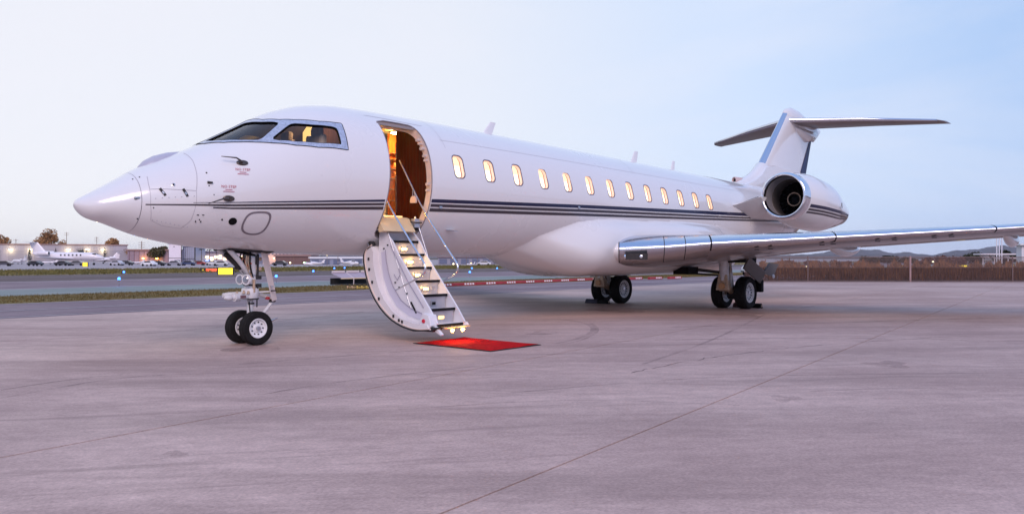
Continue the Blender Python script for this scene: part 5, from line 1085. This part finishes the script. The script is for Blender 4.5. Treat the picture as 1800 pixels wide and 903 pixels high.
MB().box((0, -.05, 1.2), (2.7, .06, .08)).build('wall_band', M_dark, b4); MB().box((1.42, -.02, 2.0), (.14, .2, 4.0)).build('wall_pilaster', M_dark, b4)
for i in range(4): MB().box((-1.0 + i * .66, -.06, .6), (.5, .06, .8)).build('glazing', MATS['grey_glazing'], b4)
# terminal with lit windows behind the nose gear
M_lit = mat('lit_window', (1, .85, .5), .4, emit=(1, .80, .45), es=2.6); M_litw = mat('lit_window_cool', (.9, .95, 1), .4, emit=(.75, .88, 1), es=2.2)
b5, l5 = building('terminal', 344, 185, 452, 185, 2.6, 12, 'low terminal with bright lit windows behind the nose wheel', mat('terminal_wall', (.45, .38, .42), .6, var=.1), mat('terminal_roof', (.20, .18, .24), .6)); del b5['L']
for i in range(14):
    MB().box((-l5 / 2 + .7 + i * (l5 - 1.2) / 13, -.05, 1.55 - .4 * (i % 3 == 0)), (.72, .06, .62 + .3 * (i % 2))).build('lit_window', M_litw if i in (7, 8) else M_lit, b5)
q = tolocal(b5, dep(361, 184)); MB().box((q.x, -.8, .78), (2.2, .1, .42)).build('blue_sign', mat('blue_sign', (.05, .2, .7), .4, emit=(.05, .25, 1), es=.9), b5, bevel=.03); MB().box((q.x, -.87, .80), (1.5, .02, .10)).build('sign_writing', M_swhite, b5)
for i in range(3): q = tolocal(b5, dep(355 + 5.5 * i, 183)); MB().box((q.x, -1.0, .16), (.28, .06, .16)).build('floor_light', M_lit, b5)
b6, l6 = building('office_building', 462, 170, 522, 172, 3.6, 12, 'pinkish building with tall arches lit warm from below', mat('wall_salmon', (.55, .40, .40), .6, var=.08), M_roof); del b6['L']
for i in range(9):
    x_ = -l6 / 2 + .5 + i * (l6 - 1) / 8; MB().box((x_, -.05, 2.6), (.34, .06, 1.1)).build('tall_window', mat('window_dark', (.16, .13, .18), .3), b6)
    if i % 2 == 0: MB().lathe([(0, .10), (.12, .13), (.2, .03)], (x_ + .3, -.35, 1.2), (0, 0, 1), 10).build('wall_lamp', M_lit, b6); point('arch_lamp', (x_ + .3, -.8, 1.3), 26, (1, .7, .35), .15, b6)
b7, l7 = building('hangar', 545, 160, 640, 160, 1.25, 10, 'low blue grey hangar behind small planes left of the stair', mat('hangar_blue', (.25, .27, .36), .6, var=.1), M_whiteflat, 'hangar', .35); del b7['L']
for i in range(5): MB().box((-l7 / 2 + 1.1 + i * 2.2, -.05, .55), (1.4, .06, .95)).build('bay_door', mat('bay_dark', (.12, .14, .22), .5), b7)
b8, l8 = building('hangar', 770, 165, 905, 165, 1.45, 10, 'low grey hangar glimpsed under the belly right of the stair', mat('hangar_grey_dim', (.28, .27, .33), .6, var=.1), mat('roof_dim', (.22, .14, .15), .6), 'hangar', .3); del b8['L']
for i in range(7): MB().box((-l8 / 2 + 1.1 + i * 2.3, -.05, .65), (1.6, .06, 1.0)).build('bay_door', MATS['bay_dark'], b8)
b9, _ = building('shed', 484, 165, 545, 165, 1.7, 6, 'dark brown low shed under trees right of the arched building', mat('shed_brown', (.18, .10, .09), .7, var=.2), M_roof, 'shed'); del b9['L']
for px_, yt, wd, lb, sd_, m_ in ((566, 448, 20, 'dark green tree behind the low blue grey hangar', 21, M_ld), (530, 447, 22, 'reddish tree behind the brown shed', 22, M_lr), (800, 447, 24, 'reddish dark tree above the grey hangar roof', 23, M_lr), (845, 448, 22, 'dark tree just left of the belly fairing', 24, M_ld), (505, 446, 14, 'thin tree beside the arched building', 25, M_lr)):
    tree(px_, 185, yt, wd, lb, m_, 700, group='trees seen under the fuselage', trunk=.2, seed=sd_)
# cypresses and yucca in front of the long hangar
def cypress(px, Z, yt, wd, label, seed):
    H_ = hgt(yt, Z); r_ = wd * Z / F_PX / 2; t = empty('cypress_tree', dep(px, Z), label, 'tree', 'dark narrow trees before the hangar'); q = np.random.default_rng(seed); n = 500
    z_ = q.uniform(.03, 1, n); rr = r_ * np.sin(np.pi * np.clip(z_, .05, .999) ** .6) ** .7; a = q.uniform(0, 6.28, n); p_ = np.stack([rr * np.cos(a), rr * np.sin(a), z_ * H_], 1); d = q.normal(0, 1, (n, 3)) * r_ * .22 + [0, 0, r_ * .25]; e_ = q.normal(0, 1, (n, 3)) * r_ * .2
    V = np.stack([p_ - d, p_ + e_, p_ + d], 1).reshape(-1, 3); MB().add(V, [tuple(range(3 * i, 3 * i + 3)) for i in range(n)]).build('crown', M_ld, t); MB().tube([(0, 0, 0), (0, 0, H_ * .8)], [r_ * .35, r_ * .1], 7).build('trunk', MATS['bark'], t)
cypress(52, 225, 438, 4.6, 'dark cypress standing tall before the hangar, leftmost of its kind', 31); cypress(98, 232, 436, 3.2, 'short dark cypress beside the tail of the taxiing jet', 32); cypress(184, 232, 435, 3.6, 'slim dark cypress before the right end of the hangar', 33)
yu = empty('yucca_plant', dep(143, 232), 'spiky dark yucca above the taxiing jet', 'plant'); yb = MB(); Hh = hgt(446, 232)
for i in range(9): a = R(50 + i * 11); yb.tube([(0, 0, Hh), (2.2 * math.cos(a), random.uniform(-.3, .3), Hh + 2.0 * math.sin(a))], [.16, .02], 5)
yb.build('leaves', M_ld, yu); MB().tube([(0, 0, 0), (0, 0, Hh)], .2, 8).build('trunk', MATS['bark'], yu)
def palm(px, Z, yt, label, seed):
    H_ = hgt(yt, Z); t = empty('palm_tree', dep(px, Z), label, 'tree', 'palms by the terminal'); MB().tube([(0, 0, 0), (.03, 0, H_ * .9)], [.07, .05], 7).build('trunk', MATS['bark'], t); m_ = MB(); q = random.Random(seed)
    for i in range(16):
        a = i * .41 + q.random(); r_ = q.uniform(.5, .8); d = np.array([math.cos(a), math.sin(a)]); m_.add([(0, 0, H_ * .9), (d[0] * r_ * .6 - d[1] * .07, d[1] * r_ * .6 + d[0] * .07, H_ * .9 + .2), (d[0] * r_, d[1] * r_, H_ * .9 - .15), (d[0] * r_ * .6 + d[1] * .07, d[1] * r_ * .6 - d[0] * .07, H_ * .9 + .16)], [(0, 1, 2, 3)])
    m_.build('fronds', M_ld, t)
palm(354, 150, 436, 'left palm before the lit terminal', 1); palm(368, 150, 437, 'palm above the blue sign before the terminal', 2); palm(380, 148, 438, 'palm left of the nose gear brace', 3)
# utility poles and lamp posts
def pole(px, Z, yt, label, arms=2, th=.09, lampm=None, group='poles behind the airfield'):
    H_ = hgt(yt, Z); t = empty('utility_pole' if not lampm else 'lamp_post', dep(px, Z), label, 'pole' if not lampm else 'lamp post', group); MB().tube([(0, 0, 0), (0, 0, H_)], th, 8).build('pole_shaft', mat('pole_brown', (.22, .14, .10), .8), t)
    for i in range(arms): MB().bar(np.array([0, 0, H_ - .5 - i * .9]) - RT * 1.2, np.array([0, 0, H_ - .5 - i * .9]) + RT * 1.2, .12, .12).build('cross_arm', MATS['pole_brown'], t)
    if lampm: MB().lathe([(0, .10), (.15, .16), (.28, .04)], (0, 0, H_), (0, 0, 1), 10).build('lamp_head', lampm, t, smooth=60)
pole(249, 300, 424, 'wooden utility pole with two arms right of the hangar', 3, .14); pole(170, 380, 416, 'thin tall pole above the hangar roof', 3, .12); pole(117, 380, 408, 'thin lattice like mast by the tallest orange tinted tree', 2, .12); pole(28, 360, 420, 'short pole above the left part of the hangar', 1, .12)
M_grn = mat('green_lamp', (.3, 1, .3), .4, emit=(.3, 1, .25), es=14)
for px_, yt, lb, lm in ((535, 463, 'small post with green lamp left of the small white plane', M_grn), (797, 465, 'low post with warm lamp between the stair rails', M_lit), (828, 464.5, 'low post with orange lamp under the belly', M_orl), (891.5, 465, 'low post with warm lamp beside the belly fairing', M_lit), (510, 463, 'low post with warm lamp before the brown shed', M_lit), (820, 450, 'taller post with pale lamp above the hangar roof', M_lit), (575, 449, 'taller post with pale lamp behind the small plane', M_lit)):
    pole(px_, 135, yt, lb, 0, .03, lm, 'lamp posts seen under the fuselage')
for px_, lb in ((516, 'thin dark post left of the green lamp'), (543, 'thin dark post behind the small white plane'), (594, 'thin dark post before the blue grey hangar'), (802, 'thin dark post under the handrail'), (839, 'thin dark post right of the handrail')): pole(px_, 138, 449, lb, 0, .04)

# ------------------------------------------------------------------ other aircraft
def small_jet(px, Z, ypx_top, yaw_px, label, nose_left=True, kind='jet', group='aircraft parked across the airfield', ang=0.):
    """a little jet whose tail rises to ypx_top"""
    p_ = dep(px, Z); H_ = hgt(ypx_top, Z); k_ = H_ / 5.0
    yaw = math.atan2(RT[1], RT[0]) + (0 if nose_left else math.pi) + ang        # +x runs aft
    t = empty('parked_jet' if kind == 'jet' else 'light_aircraft', p_, label, 'aircraft', group, yaw); t.scale = (k_,) * 3
    a = np.linspace(0, 2 * np.pi, 17)[:-1]
    rg = [np.stack([np.full(16, x_), w_ * np.sin(a), z_ + h_ * np.cos(a)], 1) for x_, w_, z_, h_ in ((-7.2, .02, 1.55, .02), (-6.8, .30, 1.58, .28), (-6, .58, 1.68, .55), (-5, .78, 1.85, .80), (-3, .85, 1.9, .85), (3, .85, 1.95, .85), (5, .6, 2.15, .62), (7, .25, 2.45, .3), (7.6, .05, 2.6, .06))]
    m_ = mat('far_aircraft_white', (.80, .76, .78), .35, coat=.5)
    f_ = MB().loft(rg).build('fuselage', m_, t, smooth=60)
    for s_ in (-1, 1):
        MB().loft(wing_rings([((-1.2, .6 * s_, 1.35), (2.6, .6 * s_, 1.35), .30, (0, 0, 1)), ((2.6, 7.2 * s_, 1.75), (3.8, 7.2 * s_, 1.75), .10, (0, 0, 1))], n=8)).build('wing', m_, t, smooth=50)
        MB().loft(wing_rings([((5.9 + .6, 0, 4.85), (8.2, 0, 4.85), .14, (0, 0, 1)), ((7.6, 2.8 * s_, 4.85), (8.5, 2.8 * s_, 4.85), .07, (0, 0, 1))], n=8)).build('tailplane', m_, t, smooth=50)
        e_ = MB().lathe([(0, .40), (.2, .48), (1.2, .5), (2.3, .34), (2.35, .2)], (3.6, 1.25 * s_, 2.55), (1, 0, 0), 16).build('engine', m_, t, smooth=50); MB().lathe([(0, .36), (.02, .36)], (3.59, 1.25 * s_, 2.55), (1, 0, 0), 16).build('intake', M_black, e_)
        MB().lathe([(-.12, .30), (.12, .30)], (1.2, 1.1 * s_, .30), (0, 1, 0), 14).build('wheel', M_rubber, t); MB().tube([(1.2, 1.1 * s_, .3), (1.2, 1.1 * s_, 1.3)], .08, 6).build('gear_leg', M_steel, t)
        for i in range(6): MB().box((-2.6 + i * .8, s_ * .83, 2.15), (.32, .06, .34)).build('window', M_dark, t, bevel=.05)
        MB().box((-5.25, s_ * .52, 2.42), (.7, .25, .22)).build('cockpit_window', M_dark, t, bevel=.05)
    MB().loft(wing_rings([((4.4, 0, 2.5), (7.2, 0, 2.5), .28, Y), ((6.4, 0, 4.9), (8.1, 0, 4.9), .16, Y)], n=8)).build('fin', m_, t, smooth=50)
    MB().lathe([(-.1, .24), (.1, .24)], (-5.0, 0, .24), (0, 1, 0), 14).build('wheel', M_rubber, t); MB().tube([(-5, 0, .24), (-5, 0, 1.3)], .07, 6).build('gear_leg', M_steel, t)
    return t
small_jet(122, 150, 425, 0, 'large white jet taxiing across before the long hangar', False, group='aircraft across the airfield', ang=.12)
small_jet(176, 185, 443, 0, 'white jet with twin engines parked right of the taxiing one', True, ang=.5)
small_jet(33, 175, 449, 0, 'small white jet parked low at the far left', True, ang=-.5)
small_jet(8, 165, 455, 0, 'white aircraft cut off by the left edge', False, ang=.2)
small_jet(86, 165, 455, 0, 'low white aircraft parked under the taxiing jet tail', True, ang=.3)
small_jet(240, 165, 456, 0, 'small white jet with low wings before the mauve hangar', True, ang=.4)
def prop_plane(px, Z, yt, label, ang):
    p_ = dep(px, Z); k_ = hgt(yt, Z) / 2.6; t = empty('light_aircraft', p_, label, 'aircraft', 'light aircraft under the fuselage', math.atan2(RT[1], RT[0]) + ang); t.scale = (k_,) * 3; a = np.linspace(0, 2 * np.pi, 13)[:-1]; m_ = MATS['far_aircraft_white']
    MB().loft([np.stack([np.full(12, x_), w_ * np.sin(a), z_ + h_ * np.cos(a)], 1) for x_, w_, z_, h_ in ((-2.6, .2, 1.2, .2), (-2.3, .42, 1.2, .4), (-1, .55, 1.35, .62), (.6, .5, 1.4, .55), (2.5, .25, 1.35, .28), (3.9, .06, 1.45, .1))]).build('fuselage', m_, t, smooth=60)
    MB().box((-.6, 0, .95), (1.4, 9.5, .12)).build('wing', m_, t, bevel=.04); MB().box((3.6, 0, 1.5), (.8, 3, .07)).build('tailplane', m_, t, bevel=.02); MB().prism([(2.9, 1.5), (3.9, 1.5), (4.3, 2.6), (3.8, 2.6)], 1, -.05, .05).build('fin', m_, t)
    MB().box((-.9, 0, 1.75), (1.1, .9, .36)).build('cockpit_window', M_dark, t, bevel=.08)
    for x_, y_ in ((-1.9, 0), (.1, 1.1), (.1, -1.1)): MB().lathe([(-.07, .2), (.07, .2)], (x_, y_, .2), (0, 1, 0), 12).build('wheel', M_rubber, t); MB().tube([(x_, y_, .2), (x_, y_ * .8, 1.0)], .04, 5).build('gear_leg', M_steel, t)
    MB().box((-2.72, 0, 1.2), (.05, .12, 1.7)).build('propeller', M_dark, t)
prop_plane(548, 112, 456, 'small white propeller plane right of the green lamp', .4); prop_plane(618, 110, 454, 'white propeller plane just left of the stair', 2.6); prop_plane(826, 122, 460, 'small white propeller plane right of the handrail', .9); prop_plane(882, 122, 461, 'white propeller plane at the belly fairing', 2.2)
# parked cars
def car(px, Z, label, m, ang=0.):
    t = empty('parked_car', dep(px, Z), label, 'car', 'cars parked across the airfield', math.atan2(RT[1], RT[0]) + ang)
    t.scale = (.62, .62, .62)
    MB().prism([(-2.1, .35), (-2.1, .8), (-1.3, .95), (-.7, 1.4), (.9, 1.42), (1.6, 1.0), (2.1, .92), (2.15, .35)], 1, -.85, .85).build('body', m, t, bevel=.06)
    MB().prism([(-1.15, .98), (-.62, 1.34), (.82, 1.36), (1.4, 1.0)], 1, -.87, .87).build('side_glass', M_dark, t)
    for x_ in (-1.35, 1.35):
        for y_ in (-.78, .78): MB().lathe([(-.1, .33), (.1, .33)], (x_, y_, .33), (0, 1, 0), 12).build('wheel', M_rubber, t)
for i, (px_, lb, cl_) in enumerate(((6, 'dark car at the far left under the parked jet', (.05, .05, .07)), (62, 'black car parked below the small left jet', (.03, .03, .04)), (110, 'dark car below the taxiing jet', (.05, .05, .06)), (135, 'grey car right of the taxiing jet wheels', (.2, .2, .22)), (205, 'silver car before the twin engined jet', (.5, .5, .55)), (222, 'dark car between jet and mauve hangar', (.06, .06, .07)), (262, 'white car before the mauve hangar', (.8, .8, .82)), (277, 'black car before the mauve hangar', (.03, .03, .04)), (306, 'grey car below the pale pink building', (.25, .25, .3)), (331, 'dark blue car below the grey building', (.05, .07, .15)), (349, 'red car at the corner of the terminal', (.3, .04, .04)), (374, 'white car beside the blue terminal sign', (.8, .8, .8)), (388, 'silver car behind the yellow sign', (.5, .5, .5)), (492, 'dark car before the arched building', (.05, .05, .06)), (850, 'white car under the belly beside the plane', (.75, .75, .8)))):
    car(px_, 132 + (i * 37 % 17), lb, mat('car_paint_%d' % i, cl_, .3, coat=.8), random.uniform(-.3, .3))

# ------------------------------------------------------------------ right side: fence, scrub, canopy, hills
fn = empty('perimeter_fence', (fa + fb) / 2, 'chain link fence with brown slats closing the apron on the right', 'fence'); fn.rotation_euler.z = math.atan2(RT[1], RT[0]); FL = np.linalg.norm(fb - fa)
M_fpost = mat('fence_post', (.36, .23, .22), .6, var=.15); M_wire = mat('fence_wire', (.22, .15, .14), .5, metal=.4); M_slat = mat('fence_slat', (.035, .017, .013), .8, var=.5, vs=3.5, stretch=(8, 1, .5), col2=(.11, .055, .045))
xl = -FL / 2; post_px = [1326, 1420, 1600, 1780, 1960, 2140, 2320, 2500]
for px_ in post_px: q = tolocal(fn, dep(px_, 45.7)); MB().tube([(q.x, 0, 0), (q.x, 0, 1.50)], .06 if px_ == 1600 else .035, 10).build('fence_post', M_fpost if px_ == 1600 else M_wire, fn, smooth=50)
q = tolocal(fn, dep(1597, 45.7)); MB().tube([(q.x, .12, .0), (q.x - .02, .12, .9)], .03, 8).build('fence_brace', M_fpost, fn)
for z_ in (1.44, .05): MB().tube([(xl, .0, z_), (-xl, .0, z_)], .018, 8).build('fence_rail', M_wire, fn)
sl_ = MB(); n_ = int(FL / .085)
for i in range(n_): x_ = xl + i * .085; h_ = .82 + random.uniform(-.03, .03); sl_.box((x_, .03 + random.uniform(-.008, .008), h_ / 2 + .02), (.062, .010, h_))
sl_.build('fence_slats', M_slat, fn)['kind'] = 'stuff'
wr = MB(); st_ = .085; dz = .64
i = 0; x_ = xl
while x_ < -xl - 1.5:
    for sg in (1, -1): wr.tube([(x_ if sg > 0 else x_ + dz * 1.35, 0.0, .80), (x_ + dz * 1.35 if sg > 0 else x_, 0.0, 1.44)], .0065, 3, cap=False)
    x_ += st_
wr.build('chain_link_mesh', M_wire, fn)['kind'] = 'stuff'
# brush behind the fence
def scrub(name, label, pts, m, seed, cat='shrub', group='brush behind the fence'):
    for i, (px_, Z, yt, wd) in enumerate(pts):
        pass
def bushmass(px0, px1, Z0, Z1, yt, n, m, label, seed, name='brush'):
    q = np.random.default_rng(seed); px_ = q.uniform(px0, px1, n); Z = q.uniform(Z0, Z1, n); P_ = np.array([dep(a, b) for a, b in zip(px_, Z)]); H_ = np.maximum(.15, hgt(yt, Z) * (.55 + .5 * np.abs(np.sin(px_ * .11 + np.sin(px_ * .043) * 2)) * q.uniform(.6, 1.1, n)))
    P_[:, 2] = q.uniform(0, 1, n) ** .6 * H_; d = q.normal(0, 1, (n, 3)) * [.05, .05, .16]; e_ = q.normal(0, 1, (n, 3)) * .055; V = np.stack([P_ - d, P_ + e_, P_ + d], 1).reshape(-1, 3)
    o = MB().add(V, [tuple(range(3 * i, 3 * i + 3)) for i in range(n)]).build(name, m); o['kind'] = 'stuff'; o['label'] = label; return o
bushmass(1320, 1900, 49, 60, 461, 22000, mat('dry_brush', (.16, .055, .02), .85, var=.5, vs=.5, col2=(.36, .15, .05)), 'dense dry brown brush seen through the fence', 41)['category'] = 'brush'
def bigbush(px, Z, yt, wpx, label, m, n, seed, cat='tree'): tree(px, Z, yt, wpx, label, m, n, 'tree', 'trees beyond the fence', .06, seed)
for i, (px_, Z, yt, wd, lb, m_) in enumerate(((1712, 110, 438, 44, 'dark rounded tree beyond the fence left of the white canopy', M_ld), (1770, 130, 437, 50, 'dark tree behind the white canopy', M_ld), (1660, 95, 448, 50, 'reddish brown thicket left of the dark tree', M_lr), (1625, 95, 450, 42, 'low red brown thicket right of the tall fence post', M_lr), (1690, 90, 449, 30, 'reddish thicket before the dark rounded tree', M_lr), (1560, 150, 449, 50, 'long low dark tree clump under the hills', M_ld), (1530, 150, 450, 40, 'low dark tree clump left of the fence post', M_ld), (1595, 150, 450, 36, 'low dark tree clump behind the fence post', M_ld), (1480, 90, 452, 40, 'brown thicket below the flap track fairing', M_lr), (1430, 80, 453, 40, 'brown thicket seen under the wing', M_lr), (1385, 75, 454, 36, 'brown thicket beside the wheel door', M_lr), (1810, 120, 440, 40, 'dark tree at the right edge behind the canopy', M_ld))):
    bigbush(px_, Z, yt, wd, lb, m_, 1300, 50 + i)
# white shade canopy with three tall poles
cn = empty('shade_canopy', dep(1748, 85), 'white angular shade canopy beyond the fence', 'canopy', rz=math.atan2(RT[1], RT[0])); k_ = 85 / F_PX; M_cv = mat('canopy_white', (.80, .72, .74), .5, var=.05)
MB().box((0, 0, hgt(446.7, 85)), (62 * k_, 1.4, .14)).build('roof_slab', M_cv, cn, bevel=.02)
for a, b in ((-26, -14), (-12, -4), (10, 22)): MB().prism([(a * k_, hgt(447, 85)), ((b) * k_, hgt(447, 85)), ((b + 3) * k_, hgt(453, 85)), ((a + 7) * k_, hgt(453, 85))], 1, -.3, .3).build('slanted_panel', M_cv, cn)
MB().box((16 * k_, .2, hgt(453.5, 85)), (44 * k_, .5, .12)).build('lower_slab', M_cv, cn)
for x_ in (-20, 0, 24): MB().tube([(x_ * k_, 0, 0), (x_ * k_, 0, hgt(452, 85))], .06, 8).build('column', M_cv, cn)
for i, px_ in enumerate((1752, 1756.5, 1761)):
    t = empty('flag_pole', dep(px_, 82), ('left', 'middle', 'right')[i] + ' one of three tall white poles before the canopy', 'pole', 'three tall white poles'); MB().tube([(0, 0, 0), (0, 0, hgt(412, 82))], .055, 10).build('pole_shaft', mat('pole_white', (.85, .80, .85), .4), t); MB().box((0, 0, .1), (.3, .3, .2)).build('pole_base', M_hang, t)
for i, (px_, cl_, w_, lb) in enumerate(((1512, 'yellow', .8, 'glowing yellow low sign behind the fence left of the post'), (1588, 'yellow', .7, 'glowing yellow low sign just left of the fence post'), (1690, 'yellow', .9, 'glowing yellow low sign behind the right fence section'), (1752, 'yellow', .8, 'glowing yellow low sign left of the pair below the canopy'), (1776, 'yellow', .7, 'rightmost glowing yellow low sign below the canopy'))):
    t = empty('taxiway_sign', dep(px_, 63), lb, 'sign', 'lit signs behind the fence', math.atan2(RT[1], RT[0])); MB().box((0, 0, .66), (w_, .1, .26)).build('sign_box', M_syel, t, bevel=.02)
    for x_ in (-.25, .25): MB().tube([(x_, 0, 0), (x_, 0, .5)], .02, 6).build('sign_leg', M_bstem, t)
for i, (px_, py_, m_, lb) in enumerate(((1640, 460, M_lampy, 'post with pale yellow lamp above the fence slats'), (1650, 464, M_orl, 'orange lamp post right of the pale yellow lamp'), (1606, 469, M_blue, 'blue lamp post right of the fence post'), (1612, 470, M_blue, 'second blue lamp post right of the fence post'), (1758, 470, M_blue, 'blue lamp between the yellow signs'), (1768, 470, M_blue, 'second blue lamp between the yellow signs'), (1378, 468, M_lit, 'warm lamp post behind the wheel door'), (1398, 469, M_lit, 'warm lamp post, second from the wheel door'), (1418, 469, M_lit, 'warm lamp post below the first flap fairing'), (1440, 469, M_lit, 'warm lamp post right of the first flap fairing'), (1470, 469, M_lit, 'warm lamp post left of the first yellow sign'), (1625, 468, M_lit, 'small warm lamp left of the orange one'), (1708, 469, M_lit, 'small warm lamp right of the third yellow sign'))):
    Z = 61.5; H_ = max(.3, hgt(py_, Z)); t = empty('lamp_post', dep(px_, Z), lb, 'lamp post', 'small lamps behind the fence'); MB().tube([(0, 0, 0), (0, 0, H_)], .02, 6).build('pole_shaft', M_bstem, t); MB().lathe([(-.04, .04), (0, .075), (.06, .05)], (0, 0, H_), (0, 0, 1), 10).build('lamp_head', m_, t)
# white service truck behind the gear
tr_ = empty('service_truck', dep(1326, 60), 'small white service truck behind the near main wheels', 'truck', rz=math.atan2(RT[1], RT[0]))
MB().box((.15, 0, .72), (1.1, .8, .55)).build('cargo_box', M_whiteflat, tr_, bevel=.03); MB().prism([(-.9, .3), (-.9, .62), (-.7, .85), (-.42, .88), (-.42, .3)], 1, -.38, .38).build('cab', M_whiteflat, tr_, bevel=.03); MB().box((-.1, 0, .36), (1.7, .7, .12)).build('chassis', M_dark, tr_)
MB().prism([(-.86, .62), (-.70, .80), (-.50, .82), (-.50, .62)], 1, -.39, .39).build('cab_window', M_dark, tr_)
for x_ in (-.6, .45):
    for y_ in (-.34, .34): MB().lathe([(-.06, .2), (.06, .2)], (x_, y_, .2), (0, 1, 0), 14).build('wheel', M_rubber, tr_)
# hills
def hills(name, pts, Z, m, zfar, seed):
    q = np.random.default_rng(seed); xs = np.arange(pts[0][0], pts[-1][0], 3.); yy = np.interp(xs, [p[0] for p in pts], [p[1] for p in pts]); n = len(xs)
    for f, a in ((.03, 1.3), (.09, .8), (.23, .5), (.6, .25)): yy = yy - a * np.sin(xs * f + q.uniform(0, 6)) * np.clip((453 - yy) / 8, 0, 1)
    rings = []
    for j, (dz_, hf) in enumerate(((-.22, 0), (-.15, .25), (-.08, .62), (0, 1), (.15, .7), (.4, 0))):
        Zj = Z * (1 + dz_); wob = 1 + .22 * np.sin(xs * .07 + j * 1.7) * (0 < hf < 1) + .12 * np.sin(xs * .31 + j) * (0 < hf < 1)
        rings.append(np.array([dep(a, Zj, max(-2, (hgt(b, Z)) * hf * w2 - (2 if hf == 0 else 0))) for a, b, w2 in zip(xs, yy, wob)]))
    o = MB().loft(rings, cap=False, closed=False).build(name, m, smooth=80); o['kind'] = 'structure'; return o
M_hill = mat('hill_scrub', (.075, .065, .075), .95, var=.35, vs=.006, det=8, col2=(.13, .105, .10))
hills('hills', [(1250, 452), (1330, 449), (1400, 447), (1450, 443), (1495, 438), (1520, 440), (1545, 440), (1570, 444), (1588, 441), (1610, 445), (1640, 447), (1665, 443), (1700, 440), (1730, 437), (1765, 431), (1790, 433), (1900, 432), (2200, 445)], 5200, M_hill, 0, 3)
hills('hills', [(-2500, 448), (-900, 446), (-300, 449), (-60, 450), (100, 449.5), (400, 449), (700, 448), (1000, 447), (1260, 451)], 6500, M_hill, 0, 5)
hills('hills', [(1300, 452), (1400, 448), (1470, 447), (1540, 448), (1600, 450), (1700, 446), (1800, 445), (2000, 448), (2400, 450)], 3200, mat('hill_scrub_near', (.07, .055, .06), .95, var=.4, vs=.01, det=8, col2=(.14, .10, .09)), 0, 9)
# pale building at the right edge
br, _ = building('hangar', 1796, 75, 1960, 75, 2.6, .8, 'white hangar corner cut off by the right edge', mat('wall_pale', (.72, .70, .74), .6, var=.04), M_whiteflat, 'hangar', .15); del br['L']

# ------------------------------------------------------------------ evening haze
hm = D.materials.new('haze'); hm.use_nodes = True; hn = hm.node_tree.nodes; hn.clear(); ho = hn.new('ShaderNodeOutputMaterial'); hv = hn.new('ShaderNodeVolumePrincipled')
hv.inputs['Color'].default_value = (.80, .82, .95, 1); hv.inputs['Density'].default_value = .00005; hv.inputs['Anisotropy'].default_value = .1
hm.node_tree.links.new(hv.outputs[0], ho.inputs['Volume'])
o = MB().box((CAM[0], CAM[1], 74), (19400, 19400, 150)).build('haze', hm); o['kind'] = 'stuff'; o['label'] = 'thin lilac evening haze over the airfield'
